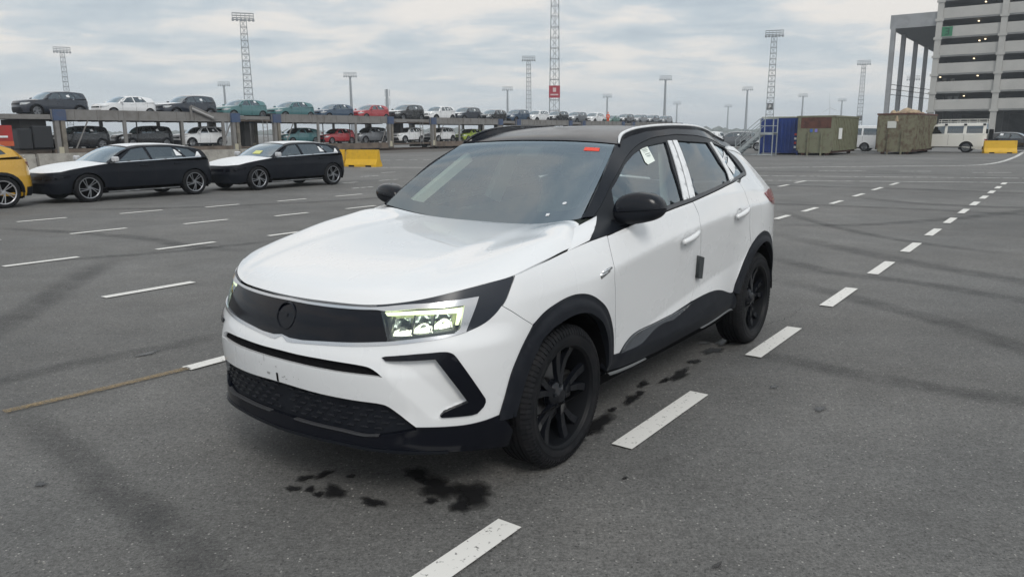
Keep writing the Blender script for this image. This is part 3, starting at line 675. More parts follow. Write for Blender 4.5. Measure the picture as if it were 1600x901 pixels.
    # dark inner body behind the gaps
    inner = [(0, .70), (.5, .72), (1.0, .76), (1.18, .84), (1.36, .95), (1.62, 1.0), (1.95, 1.03), (2.35, 1.06), (3.0, 1.12), (3.7, 1.18), (4.3, 1.19), (4.9, 1.12), (W.umax, 1.10), (W.umax, .25), (4.75, .25)]
    def arc(axx, r_=.44):
        o = []
        for k in range(13):
            t = math.pi*k/12; o.append((ux(axx-r_*math.cos(t)), .30+(r_+.04)*math.sin(t)))
        return o
    inner += arc(-2.675)+[] if False else arc(-2.675)[::-1]+[(3.6, .30), (2.2, .30)]+arc(0)[::-1]+[(1.0, .28), (.6, .28), (0, .28)]
    panel('inner_body', W, inner, SHADOWB, car, -.024, 0, .06, .03, 'W')
    # rear: bumper and tailgate
    panel('rear_bumper', W, [(uc-.02, .24), (W.umax, .24), (W.umax, .60), (uc-.02, .62)], PLASTIC, car, .002, .02, .05, .03, 'W')
    panel('tailgate', W, [(uc+.004, .625), (W.umax, .605), (W.umax, 1.14), (uc+.004, 1.195)], WHITE, car, 0, .02, .05, .03, 'W')
    panel('rear_window', W, [(uc+.004, 1.20), (W.umax, 1.145), (W.umax, 1.50), (4.80, 1.42)], GLASSD, car, -.004, 0, .05, .03, 'W')
    # --- windscreen and roof
    ws = panel('windscreen', TOP, [(-.985, .0), (.985, .0), (.985, .985), (-.985, .985)], GLASS, car, 0, 0, .05, .03, 'N')
    hole = [(-.90, .155), (-.80, .125), (.80, .125), (.90, .155), (.93, .80), (.905, .915), (.86, .945), (-.86, .945), (-.905, .915), (-.93, .80)]
    fr = panel('windscreen_frit', TOP, [(-1.0, .0), (1.0, .0), (1.0, .995), (-1.0, .995)], mat('frit_black', (.010, .012, .015), .3), ws, -.004, 0, .05, .03, 'N', [hole])
    panel('sensor_cover', TOP, [(-.13, .80), (.13, .80), (.10, .94), (-.10, .94)], mat('sensor_grey', (.07, .07, .075), .6), ws, -.02, .05, .05, .03, 'N')
    panel('roof_panel', TOP, [(-1, 1.005), (1, 1.005), (1, 2), (-1, 2)], BLACKP, car, 0, .02, .05, .02, 'N')
    # stickers
    panel('red_sticker', TOP, [(.66, .865), (.84, .865), (.835, .915), (.66, .915)], mat('sticker_red', (.78, .075, .045), .6), ws, .002, 0, .05, .03, 'N')
    panel('round_sticker', TOP, [(.735+.022*math.cos(a), .20+.014*math.sin(a)) for a in np.linspace(0, 2*math.pi, 12, False)], FILM, ws, .002, 0, .05, .03, 'N')
    panel('small_sticker', TOP, [(.60, .075), (.635, .075), (.635, .10), (.60, .10)], FILM, ws, .002, 0, .05, .03, 'N')
    # paper label on the front door glass
    wf = [o for o in car.children if o.name.startswith('window_frame')][0]
    lab = [trq(1004, 231), trq(1016, 227), trq(1028, 250), trq(1017, 256), trq(1012.5, 252)] if False else LABEL
    pl = panel('paper_label', W, lab, mat('label_paper', (.78, .84, .79), .6), wf, -.008, 0, .05, .05, 'L')
    ink = mat('label_ink', (.35, .40, .38), .7)
    c0 = np.array(lab[0]); ex = np.array(lab[1])-c0; ez = np.array(lab[2])-np.array(lab[1])
    for k, (a, bq, t, h_) in enumerate(((.15, .75, .12, .05), (.2, .8, .2, .05), (.2, .7, .3, .03), (.25, .85, .42, .06), (.3, .8, .55, .05), (.4, .8, .62, .02))):
        q = [c0+ex*a+ez*t, c0+ex*bq+ez*t, c0+ex*bq+ez*(t+h_), c0+ex*a+ez*(t+h_)]; panel('label_line', W, q, ink, pl, -.0072, 0, .05, .05, 'L')
    # underbody
    MB().prism([(-3.25, -.6), (-3.0, -.76), (.35, -.76), (.62, -.62), (.78, -.35), (.80, 0), (.78, .35), (.62, .62), (.35, .76), (-3.0, .76), (-3.25, .6)], 2, .22, .27).build('underbody', SHADOWB, car)
    MB().box(-3.2, -.2, -.78, .78, .30, .34).build('cabin_floor', SHADOWB, car)
    interior(car)
    return car
def handle(W, uz, sd, par):
    c = W.ev(uz[0], uz[1]); mb = MB(); L_ = .115
    # grip: tapered bar bowed outwards
    n = 9; v = []
    for i in range(n):
        t = i/(n-1); x = -L_+2*L_*t; bow = .034*math.sin(min(1, t*1.25+.02)*math.pi*.92)**.6 if t < .8 else .034*math.sin(min(1, .8*1.25+.02)*math.pi*.92)**.6+.02
        bow = .012+.026*math.sin(math.pi*min(max(t, .06), .94))**.5; hh = .014+.006*math.sin(math.pi*t); zz = -.018+.036*t*1.0
        for dy, dz in ((-.010, -hh), (.006, -hh*.8), (.010, 0), (.006, hh*.8), (-.010, hh)): v.append((x, bow+dy, -(zz)*-1*-1+dz))
    f = []
    for i in range(n-1):
        for j in range(5): a = i*5+j; b = i*5+(j+1) % 5; f.append((a, b, b+5, a+5))
    f += [(0, 1, 2, 3, 4), tuple(range((n-1)*5, n*5))[::-1]]
    mb.add([(x, y*sd, z) for x, y, z in v], f); o = mb.build('handle', WHITE, par, True); o.location = c*np.array((1, sd, 1))
    # scoop behind the grip
    sc = MB().lathe([(.050, .002), (.047, .004), (.040, -.001), (.0, -.003)], 24, 1); s = sc.build('handle_scoop', mat('scoop_grey', (.60, .61, .62), .3, coat=1), o, True); s.scale = (1, sd, .82); s.location = (.02, .004*sd*0, -.006)
def mirror(car, sd):
    cx, cy, cz = MIRC; n, m = 20, 28
    if sd < 0: cy -= .02
    def head(lo, hi, name, mt, par, k=1.0):
        v = []; f = []
        for i in range(n+1):
            ph = lo+(hi-lo)*i/n
            for j in range(m):
                th = 2*math.pi*j/m; cph = math.cos(ph); cph = abs(cph)**.55; x = math.copysign(abs(math.cos(th))**.62, math.cos(th))*cph; y = math.copysign(abs(math.sin(th))**.62, math.sin(th))*cph; z = math.copysign(abs(math.sin(ph))**.85, math.sin(ph))
                z = z*(1 if z > 0 else .82)
                X = .078*x*(1.0 if x > 0 else .8); Y = .128*y*(1-.10*max(z, 0)); Z = .090*z*(1-.22*max(y, 0)-.02*max(-y, 0)); X -= .03*(y+.2)*1.0
                v.append((cx+X*k, sd*(cy+Y*k), cz+Z*k*(1 if sd > 0 else .8)+.012*y))
        for i in range(n):
            for j in range(m): a = i*m+j; b = i*m+(j+1) % m; f.append((a, b, b+m, a+m))
        return MB_obj(name, v, f, mt, par)
    r = head(-math.pi/2+.01, -.06, 'mirror_base', PLASTIC, car)
    head(-.02, math.pi/2-.01, 'mirror_cap', BLACKP, r, 1.01)
    MB().bar((cx+.0, sd*(cy-.06), cz-.060), (cx+.03, sd*(cy-.20), cz-.085), .10, .035).build('mirror_arm', PLASTIC, r)
def MB_obj(name, v, f, mt, par):
    mb = MB(); mb.add(v, f); o = mb.build(name, mt, par, True); return o
def rail(car, sd):
    P = []
    for x, z, lift in RAILP:
        q = WR.ev(float(WR.u_of_x(x)), z); P.append((q[0], q[1]+.012, q[2], lift))
    Q = catmull([(a, b, c) for a, b, c, _ in P], 5); n = len(Q); mb = MB(); v = []
    base = catmull([(a, b, c-l) for a, b, c, l in P], 5)
    for i, q in enumerate(Q):
        t = i/(n-1); w = .012*min(1, .45+t*6, .45+(1-t)*6)
        for dy, dz in ((-w, -.007), (-w*.7, .003), (0, .006), (w*.7, .003), (w, -.007)): v.append((q[0], sd*(q[1]+dy), q[2]+dz))
    f = []
    for i in range(n-1):
        for j in range(4): a = i*5+j; f.append((a, a+1, a+6, a+5))
        f.append((i*5+4, i*5, i*5+5, i*5+9))
    f += [(0, 1, 2, 3, 4), tuple(range((n-1)*5, n*5))]
    mb.add(v, f); o = mb.build('roof_rail', BLACKP if sd < 0 else FILM, car, True)
    if sd < 0: o['label'] = 'glossy black roof rail'
    else: o['label'] = 'roof rail wrapped in torn white film'
    # foot below the rail
    fb = MB(); v = []
    for q, b in zip(Q, base): v += [(q[0], sd*(q[1]+.012), q[2]-.008), (b[0], sd*(b[1]+.012), b[2]-.02), (b[0], sd*(b[1]-.03), b[2]-.02), (q[0], sd*(q[1]-.012), q[2]-.008)]
    f = []
    for i in range(n-1):
        for j in range(4): a = i*4+j; b_ = i*4+(j+1) % 4; f.append((a, b_, b_+4, a+4))
    fb.add(v, f); fb.build('rail_foot', GLOSSB, o)
    if sd > 0:
        tb = MB(); c = Q[int(n*.18)]
        pass
def interior(car):
    grey = mat('cabin_grey', (.16, .17, .168), .7); cover = worn('seat_cover', (.62, .63, .52), (.5, .52, .43), 8, .45)
    it = bpy.data.objects.new('cabin', None); COL.objects.link(it); it.parent = car
    MB().prism([(-.46, .80), (-.46, 1.03), (-.62, 1.06), (-.95, 1.055), (-1.02, 1.00), (-1.02, .70)], 1, -.70, .70).build('dashboard', grey, it)
    for y in (-.37, .37):
        s = MB(); s.box(-2.02, -1.50, y-.26, y+.26, .50, .68, .05); b = s.build('seat_cushion', cover, it)
        bk = MB().prism([(-1.98, .62), (-1.86, .62), (-2.05, 1.22), (-2.17, 1.20)], 1, y-.25, y+.25); bk.build('seat_back', cover if y < 0 else mat('seat_grey', (.30, .31, .30), .8), it)
        MB().box(-2.20, -2.09, y-.13, y+.13, 1.24, 1.42, .03).build('headrest', cover if y < 0 else grey, it)
    MB().prism([(-2.95, .55), (-2.75, .6), (-2.95, 1.12), (-3.05, 1.1)], 1, -.6, .6).build('rear_bench', grey, it)
    sw = MB(); pts = [(0, .185*math.cos(a), .185*math.sin(a)) for a in np.linspace(0, 2*math.pi, 25)]; sw.path(pts, .016, 6); sw.box(-.02, .02, -.06, .06, -.06, .05, .01); sw.bar((0, -.18, 0), (0, .18, 0), .02, .03); o = sw.build('steering_wheel', grey, it, True); o.location = (-1.18, .37, 1.02); o.rotation_euler = (0, R(-24), 0)
    MB().box(-1.02, -1.0, -.12, .12, 1.36, 1.43, .008).build('rear_view_mirror', DARKTRIM, it)
    panel('headliner', TOP, [(-.92, 1.02), (.92, 1.02), (.92, 1.9), (-.92, 1.9)], mat('headliner_cloth', (.66, .67, .63), .9), it, -.035, 0, .1, .05, 'N')
    for sd in (-1, 1):
        MB().bar((-1.50, sd*.70, 1.10), (-1.66, sd*.585, 1.52), .14, .05, (0, 1, 0)).build('pillar_trim', mat('pillar_cloth', (.68, .69, .66), .8), it); MB().bar((-.62, sd*.68, 1.12), (-1.06, sd*.55, 1.42), .06, .04, (0, 1, 0)).build('pillar_trim', mat('pillar_cloth', (.68, .69, .66), .8), it)
    for sd in (-1, 1): MB().prism([(-.75, .45), (-2.9, .45), (-2.9, 1.12), (-1.0, 1.05)], 1, sd*.74-.02, sd*.74+.02).build('door_card', grey, it)
ROOFE=[(-1.035,1.505),(-1.12,1.53),(-1.22,1.552),(-1.4,1.578),(-1.75,1.596),(-2.1,1.590),(-2.4,1.568),(-2.7,1.532),(-2.9,1.502),(-3.0,1.485)]
_u=lambda x: float(WR.u_of_x(x))
_ap=[tuple(WR.ev(a,b)) for a,b in TR['apil_front']]
_apT=[0,.2,.4,.62,.86,1.0]
_q=np.array(_ap); _ap=[tuple(r) for r in np.stack([np.polyval(np.polyfit(_apT,_q[:,i],2),_apT) for i in range(3)],1)]
_re=[tuple(WR.ev(_u(x),z)) for x,z in ROOFE[1:]]
_reT=[1.06,1.12,1.25,1.45,1.6,1.73,1.86,1.94,2.0]
_tc=tab([(0,-.50),(.5,-.785),(1,-1.065),(1.06,-1.14),(1.12,-1.23),(1.25,-1.42),(1.45,-1.77),(1.6,-2.12),(1.73,-2.42),(1.86,-2.75),(2.0,-3.12)])
_tz=tab([(0,1.068),(.5,1.325),(1,1.528),(1.06,1.553),(1.12,1.570),(1.25,1.598),(1.45,1.620),(1.6,1.618),(1.73,1.600),(1.86,1.570),(2.0,1.515)])
_T=_apT+_reT
TOP=Loft(_T,[(float(_tc(t)),0,float(_tz(t))) for t in _T],_ap+_re,ex=2.3)
_hT=[0,.14,.28,.42,.56,.68,.80,.90,1.0]
_hc=[(.861,.868),(.80,.914),(.69,.950),(.52,.984),(.27,1.018),(0.02,1.043),(-.2,1.060),(-.36,1.070),(-.49,1.077)]
_h=TR['hood_edge']; _he=[tuple(WR.ev(a,b)) for a,b in (_h[8],_h[9],_h[10],_h[11],_h[12],_h[13])]
_c=tuple(np.array(WR.ev(*TR['apil_white'][0]))+np.array((-.02,-.012,-.012))); _l=_he[-1]
_he=_he+[tuple(_l[i]+(_c[i]-_l[i])*k for i in range(3)) for k in (.4,.72,1.0)]
_hq=np.array([WR.ev(a,b) for a,b in _h[:9]]); _hq[0,1]=0; _hf=[pchip(_hq[:,1]/_hq[-1,1],_hq[:,i]) for i in (0,2)]
class Hood(Loft):
    def ev(s,a,t):
        a=np.asarray(a,float);t=np.asarray(t,float);q=np.abs(a);ex=3.6-1.5*sstep(0,.6,t)
        c=np.stack([f(t) for f in s.fc],-1);e=np.stack([f(t) for f in s.fe],-1);w=q**ex
        P=np.stack([c[...,0]+(e[...,0]-c[...,0])*w,a*e[...,1],c[...,2]+(e[...,2]-c[...,2])*q**(ex+.3)],-1)
        fd=1-sstep(0,.45,t); c0=[float(f(0.)) for f in s.fc]; e0=[float(f(0.)) for f in s.fe]
        P[...,0]+=fd*(_hf[0](q)-(c0[0]+(e0[0]-c0[0])*q**3.6)); P[...,2]+=fd*(_hf[1](q)-(c0[2]+(e0[2]-c0[2])*q**3.9))
        k=np.sin(np.clip(t,0,1)*math.pi)**.7
        P[...,2]+=k*(.011*(1-sstep(.50,.66,q))+.020*(1-q**6)*(q**2))+.105*q**4*(1-q**12)*sstep(.08,.7,t)*(1-.55*sstep(.8,1,t))
        return P
HOOD=Hood(_hT,[(x,0,z) for x,z in _hc],_he)
MIRC=(-.665,.918,1.180)
RAILP=[(-1.045,1.515,.01),(-1.12,1.560,.02),(-1.25,1.592,.025),(-1.45,1.612,.03),(-1.75,1.622,.03),(-2.1,1.616,.03),(-2.45,1.590,.028),(-2.75,1.552,.022),(-2.92,1.520,.01)]
LABEL=[(2.79,1.484),(2.883,1.497),(2.862,1.411),(2.766,1.392),(2.754,1.407)]
# ------------------------------------------------------------------ other cars: one builder, several bodies
GLASSB = glassmat('car_glass', (.16, .19, .20), .10)
GLASSL = glassmat('car_glass_light', (.55, .62, .60), .22)
LAMPC = mat('car_lamp', (.55, .57, .58), .15, .6)
RIMG = mat('rim_alloy', (.33, .34, .36), .3, .9)
def set_paint(root, body, bonnet=None, roof=None, extra=None):
    """give a copied car its own paint, kept on the objects so that the meshes stay shared"""
    for o in root.children:
        k = o.name.split('.')[0]
        m = {'body': body, 'bonnet': bonnet or body, 'roof_panel': roof or body, 'handle': body, 'mirror': (extra or body)}.get(k)
        if m and o.type == 'MESH': o.material_slots[0].link = 'OBJECT'; o.material_slots[0].material = m
def generic(name, sp, res=.10, wheels=True):
    root = bpy.data.objects.new(name, None); COL.objects.link(root); root.empty_display_size = .3
    fx, wb, ro, hw, wr = sp['fx'], sp['wb'], sp['ro'], sp['hw'], sp['wr']; rx = -(wb+ro)
    belt = sp['belt']; cx, cz = sp['cowl']; roof = sp['roof']; tail = sp['tail']; h0 = sp['hood0']; rf = sp.get('round', 1.0)
    zb = tab([(x, z) for x, z in sorted(belt)]); zr = roof[0][1]
    plan = [(fx, 0), (fx-.012*rf, .3*hw), (fx-.07*rf, .58*hw), (fx-.20*rf, .80*hw), (fx-.42*rf, .935*hw), (fx-.75*rf, .985*hw), (-.35*wb, hw), (-.7*wb, hw), (-wb, .99*hw), (rx+.42*rf, .955*hw), (rx+.2*rf, .86*hw), (rx+.07*rf, .64*hw), (rx+.01, .32*hw), (rx, 0)]
    fr = tab([(.1, .10), (.22, .04), (.34, .01), (.48, 0), (h0-.20, .015), (h0-.10, .035), (h0, .09), (h0+.08, .22), (h0+.3, .5), (2.5, .9)])
    lo = tab([(.1, .09), (.22, .06), (.34, .02), (.5, .004), (.68, 0), (.8, .012), (.9, .018), (1.0, .03), (1.2, .05), (2.4, .1)]) if not sp.get('slab') else tab([(.1, .06), (.3, .03), (.5, .0), (1.2, .0), (2.4, .03)])
    tm = sp['tum']
    def side(x, z):
        h = np.maximum(z-zb(x), 0); k = (zr+.06)-zb(x)
        return lo(z)+tm*(.55*h/k+.45*(h/k)**2)
    rr_ = tab(sp['rear'])
    W = Wrap(plan, lambda y, z: fr(z), side, lambda y, z: rr_(z)); ux = lambda x: float(W.u_of_x(x)); um = W.umax
    du, dz = res, res*.5
    zs = sp.get('sill', .2)
    def arc(ax, r_):
        t = np.linspace(0, math.pi, 13); return [(ux(ax-r_*math.cos(a)), max(zs, wr-.02+r_*math.sin(a)*1.0)) for a in t]
    ra = wr+sp.get('gap', .05)
    corner = fx-.34*rf; b0 = zb(cx-.2)
    uc = ux(corner)
    topf = [(u, h0+(.03*(u/uc)**2)) for u in np.linspace(0, uc, 7)]
    hx = np.linspace(corner, cx-.16, 6); hz = [h0+.03+(float(b0)-h0-.03)*((corner-x)/(corner-cx+.16))**.75 for x in hx]
    tops = [(ux(x), z) for x, z in zip(hx, hz)]
    beltp = [(ux(x), z) for x, z in belt if x < cx-.2]
    zt = tail[-1][1]
    lower = topf[:-1]+tops+beltp+[(um-.25, zt), (um, zt), (um, .26), (ux(rx+.5), .24)]+arc(-wb, ra)[::-1]+arc(0, ra)[::-1]+[(ux(corner)*.9, .22), (0, .22)]
    V, F, _ = skin(W, lower, 0, .03, du, dz); V, F = weld_mirror(V, F); parts = [(V, F)]
    # greenhouse sides
    ap = [(cx-.16, float(zb(cx-.16))+.005), (roof[0][0]-.10, roof[0][1]-.055)]
    re = [(x, z-.055) for x, z in roof[1:]]
    dp = [(tail[-1][0]+.10, tail[-1][1]+.02)]
    gh = [(ux(x), z) for x, z in ap+re]+[(ux(max(x+.12, rx+.18)), z) for x, z in dp]+[(ux(x), z-.004) for x, z in sorted(belt) if cx-.2 > x > dp[0][0]]
    wins = [[(ux(x), z) for x, z in w] for w in sp['win']]
    V, F, _ = skin(W, gh, 0, .03, du*.7, dz*.8, wins)
    parts.append((V, F)); parts.append(([(x, -y, z) for x, y, z in V], [f[::-1] for f in F]))
    for w in wins: panel('side_window', W, w, GLASSB, root, -.012, 0, .2, .2, 'LR')
    # bonnet
    he = [W.ev(a, b) for a, b in tops]; n = len(he); T_ = list(np.linspace(0, 1, n)); f0 = fx-float(fr(h0))
    hc = [(f0+(cx-f0)*(t**1.0), 0, h0+(cz-h0)*t**.62) for t in T_]
    class HD(Loft):
        def ev(s, a, t):
            a = np.asarray(a, float); t = np.asarray(t, float); q = np.abs(a); ex = 3.4-1.4*sstep(0, .6, t)
            c = np.stack([f(t) for f in s.fc], -1); e = np.stack([f(t) for f in s.fe], -1); w = q**ex
            P = np.stack([c[..., 0]+(e[..., 0]-c[..., 0])*w, a*e[..., 1], c[..., 2]+(e[..., 2]-c[..., 2])*w], -1); P[..., 2] += np.sin(np.clip(t, 0, 1)*math.pi)*(.018*(1-sstep(.6, .8, q))+.02*q*q*(1-q**6)); return P
    H = HD(T_, hc, he); panel('bonnet', H, [(-1, 0), (1, 0), (1, 1), (-1, 1)], WHITE, root, .004, .02, .12, .12, 'N')
    # windscreen, roof, rear window
    aw = [W.ev(ux(x), z) for x, z in ap]; rw = [W.ev(ux(x), z) for x, z in re]; tw = [W.ev(ux(max(tail[-1][0]+.12, rx+.18)), tail[-1][1]+.01)]
    nr = len(roof); TT = [0]+[1+i/(nr-1) for i in range(nr)]+[3]
    cen = [(cx+.03, 0, cz-.01)]+[(x, 0, z) for x, z in roof]+[(tail[-1][0], 0, tail[-1][1])]
    edg = aw[:1]+aw[1:]+rw+tw
    TP = Loft(TT, cen, edg, ex=2.4)
    ws = panel('windscreen', TP, [(-.93, .03), (.93, .03), (.93, .95), (-.93, .95)], GLASSL if sp.get('lightws', True) else GLASSB, root, -.004, 0, .2, .15, 'N')
    V, F, _ = skin(TP, [(-1, .0), (1, .0), (1, 1.0), (-1, 1.0)], 0, .03, .2, .15, [[(-.92, .03), (.92, .03), (.92, .95), (-.92, .95)]]); parts.append((V, F))
    panel('roof_panel', TP, [(-1, 1), (1, 1), (1, 2), (-1, 2)], WHITE, root, 0, .03, .15, .06, 'N')
    V, F, _ = skin(TP, [(-1, 2.0), (1, 2.0), (1, 3.0), (-1, 3.0)], 0, .03, .2, .15, [[(-.85, 2.12), (.85, 2.12), (.8, 2.9), (-.8, 2.9)]]); parts.append((V, F))
    panel('rear_window', TP, [(-.85, 2.12), (.85, 2.12), (.8, 2.9), (-.8, 2.9)], GLASSB, root, -.006, 0, .2, .15, 'N')
    VV, FF = [], []
    for V, F in parts: k = len(VV); VV += list(V); FF += [[i+k for i in f] for f in F]
    obj('body', VV, FF, WHITE, root, True)
    # dark lower body, cabin filler, lights
    if sp.get('clad', True):
        sk = [(ux(-ra+.0), zs-.01), (ux(-wb+ra), zs-.01), (ux(-wb+ra), zs+.12), (ux(-ra), zs+.12)]; panel('sill', W, sk, PLASTIC, root, .006, .03, du, .08, 'LR')
        for ax in (0, -wb):
            o_, i_ = arc(ax, ra+.055), arc(ax, ra-.01); panel('arch_trim', W, o_+i_[::-1], PLASTIC, root, .006, .02, du*.6, .06, 'LR')
    z0, z1 = sp['lamp']; panel('headlight', W, [(uc*.58, z0+.01), (uc*.95, z0+.04), (uc*1.22, z1+.01), (uc*1.18, z1+.035), (uc*.58, z1)], sp.get('lampmat', LAMPC), root, .006, .02, .06, .05, 'LR')
    panel('grille', W, [(0, z0+.02), (uc*.5, z0+.02), (uc*.5, z1-.01), (0, z1-.01)], GLOSSB, root, .005, .01, .1, .06, 'W')
    panel('lower_intake', W, [(0, .24), (uc*.75, .26), (uc*.62, z0-.12), (0, z0-.12)], PLASTIC, root, .005, .01, .1, .06, 'W')
    t0, t1 = sp['tlamp']; panel('tail_light', W, [(um-.62, t0), (um-.30, t0+.01), (um-.30, t1), (um-.85, t1+.01)] if not sp.get('tl_u') else [(um-a, z) for a, z in sp['tl_u']], REDL, root, .008, .02, .06, .05, 'LR')
    panel('rear_bumper', W, [(um-.9, .24), (um, .24), (um, .46), (um-.9, .44)], PLASTIC, root, .006, .02, .1, .06, 'W')
    sm_ = mat('seam_black', (.006, .006, .008), .8)
    for xs in sp.get('seams', (cx-.38, -1.58*wb/2.6, -2.42*wb/2.6)):
        zt_ = float(zb(xs))-.012; zb_ = max(zs+.1, wr+math.sqrt(max(0, (ra+.06)**2-(xs+wb)**2)) if abs(xs+wb) < ra+.06 else zs+.1)
        panel('door_seam', W, [(ux(xs), zb_), (ux(xs-.012), zb_), (ux(xs-.012), zt_), (ux(xs), zt_)], sm_, root, .0015, 0, .05, .1, 'LR')
    MB().box(rx+.35, fx-.4, -hw*.78, hw*.78, zs-.02, zs+.03).build('underbody', SHADOWB, root)
    MB().prism([(cx-.25, .35), (rx+.6, .35), (rx+.6, float(zb(rx+.6))-.12), (cx-.3, float(zb(cx-.3))-.10)], 1, -hw*.74, hw*.74).build('cabin', SHADOWB, root)
    for y in (-.36, .36):
        MB().box(cx-1.55, cx-1.38, y-.23, y+.23, float(zb(cx-1.4))-.2, float(zb(cx-1.4))+.25, .03).build('seat', mat('seat_dark', (.05, .05, .055), .8), root)
    for sd in (-1, 1):
        mx, mz = cx-.32, float(zb(cx-.3))+.09; yy = float(W.ev(ux(mx), mz-.06)[1])
        MB().box(mx-.05, mx+.07, sd*(yy+.10)-.10, sd*(yy+.10)+.10, mz-.065, mz+.07, .03).build('mirror', GLOSSB, root)
        for hxp in sp['handles']:
            q = W.ev(ux(hxp[0]), hxp[1]); MB().box(q[0]-.1, q[0]+.1, sd*q[1]-.02, sd*q[1]+.02, q[2]-.016, q[2]+.016, .006).build('handle', WHITE, root)
        if wheels:
            for ax in (0, -wb):
                c = (ax, sd*(hw-.115), wr); simple_wheel(root, c, wr, sp.get('rimr', wr*.70), sd, sp.get('rim', RIMG), sp.get('swirl', False))
                lm = MB(); t = np.linspace(-.3, math.pi+.3, 11); n_ = len(t)
                v = [(ax+(ra+.01)*math.cos(a), sd*(hw-.02), wr-.02+(ra+.01)*math.sin(a)) for a in t]+[(ax+(ra+.01)*math.cos(a), sd*(hw-.42), wr-.02+(ra+.01)*math.sin(a)) for a in t]
                lm.add(v, [(i, i+1, n_+i+1, n_+i) for i in range(n_-1)]+[tuple(range(n_, 2*n_))]); lm.build('wheel_housing', SHADOWB, root, fix=False)
    return root, W, TP, H
def simple_wheel(par, c, r, rr, s, rimmat, swirl=False):
    wh = bpy.data.objects.new('wheel', None); COL.objects.link(wh); wh.parent = par; wh.location = c; wh.empty_display_size = .1
    h = .105
    o = MB().lathe([(rr, -s*h), (r-.03, -s*h), (r, -s*h*.7), (r, s*h*.7), (r-.03, s*h), (rr+.01, s*h), (rr-.005, s*h*.8)], 32).build('tyre', RUBBER, wh); autosmooth(o, 40)
    o = MB().lathe([(rr+.004, s*h*.9), (rr-.014, s*h*.92), (rr-.022, s*h*.6), (rr-.03, -s*h*.2), (.0, -s*h*.2)], 32).build('rim', SHADOWB if swirl else rimmat, wh); autosmooth(o, 40)
    if swirl: MB().lathe([(rr+.004, s*h*.93), (rr-.012, s*h*.96), (rr-.02, s*h*.8)], 32).build('rim_lip', rimmat, wh, True)
    for k in range(5):
        a = 2*math.pi*k/5+.4; sb = MB(); ca, sa = math.cos(a), math.sin(a)
        if swirl:
            for d0, d1, w0, w1 in ((.05, .55, .009, .011), (.40, .85, .007, .009)):
                b0, b1 = a+d0, a+d1; sb.bar((.05*math.cos(b0), s*h*.75, .05*math.sin(b0)), ((rr-.012)*math.cos(b1), s*h*.85, (rr-.012)*math.sin(b1)), w1*1.6, .02, (0, 1, 0))
        else:
            for d in (-.16, .16): sb.bar((.04*ca, s*h*.7, .04*sa), ((rr-.012)*math.cos(a+d), s*h*.82, (rr-.012)*math.sin(a+d)), .028, .025, (0, 1, 0))
        sb.build('spoke', rimmat, wh)
    MB().lathe([(0, s*h*.86), (.045, s*h*.84), (.06, s*h*.6), (.06, s*h*.2)], 16).build('hub', rimmat, wh)
    return wh
SUV = dict(fx=.86, wb=2.60, ro=.80, hw=.89, wr=.335, hood0=.90, cowl=(-.30, 1.06), belt=[(-4, 1.13), (-3.2, 1.12), (-2.4, 1.08), (-1.2, 1.03), (-.3, 1.0), (.6, .95)], roof=[(-1.02, 1.50), (-1.5, 1.565), (-2.1, 1.58), (-2.7, 1.555), (-3.12, 1.50)], tail=[(-3.34, 1.06)], tum=.24, rear=[(.1, .12), (.3, .02), (.5, 0), (.8, .03), (1.0, .05), (1.2, .12), (1.5, .3), (1.8, .5)],
    win=[[(-.72, 1.06), (-1.12, 1.40), (-1.45, 1.46), (-1.50, 1.075)], [(-1.57, 1.08), (-1.52, 1.465), (-2.2, 1.47), (-2.42, 1.12)], [(-2.48, 1.13), (-2.30, 1.46), (-2.62, 1.44), (-2.86, 1.17)]], lamp=(.66, .80), tlamp=(.86, .98), handles=[(-1.32, .93), (-2.25, .96)], gap=.06)
HATCH = dict(fx=.80, wb=2.54, ro=.70, hw=.875, wr=.315, hood0=.80, cowl=(-.22, .97), belt=[(-4, 1.02), (-3, 1.02), (-2.2, .985), (-1.2, .95), (-.3, .92), (.6, .86)], roof=[(-.98, 1.385), (-1.4, 1.43), (-2.0, 1.435), (-2.5, 1.395), (-2.90, 1.32)], tail=[(-3.16, .97)], tum=.24, rear=[(.1, .12), (.3, .02), (.5, 0), (.75, .03), (.95, .06), (1.1, .13), (1.4, .32), (1.8, .5)],
    win=[[(-.66, .97), (-1.06, 1.29), (-1.42, 1.345), (-1.47, .985)], [(-1.54, .99), (-1.49, 1.35), (-2.1, 1.335), (-2.36, 1.03)]], lamp=(.60, .72), tlamp=(.80, .92), handles=[(-1.28, .87), (-2.12, .89)], clad=False, gap=.05)
KHATCH = dict(fx=.92, wb=2.72, ro=.74, hw=.915, wr=.335, hood0=.70, cowl=(-.32, .945), belt=[(-4, .985), (-3.2, .98), (-2.4, .955), (-1.2, .915), (-.3, .885), (.6, .82)], roof=[(-1.08, 1.305), (-1.5, 1.35), (-2.05, 1.355), (-2.65, 1.305), (-3.10, 1.215)], tail=[(-3.38, .90)], tum=.25, rear=[(.1, .14), (.3, .02), (.5, 0), (.72, .03), (.9, .06), (1.05, .14), (1.3, .32), (1.8, .5)],
    win=[[(-.76, .94), (-1.18, 1.225), (-1.50, 1.27), (-1.56, .95)], [(-1.62, .955), (-1.56, 1.275), (-2.25, 1.265), (-2.50, .985)], [(-2.55, .99), (-2.32, 1.26), (-2.70, 1.205), (-2.95, 1.01)]], lamp=(.52, .62), tlamp=(.70, .84), handles=[(-1.38, .82), (-2.28, .84)], clad=False, gap=.05, rimr=.245, swirl=True, lampmat=GLOSSB)
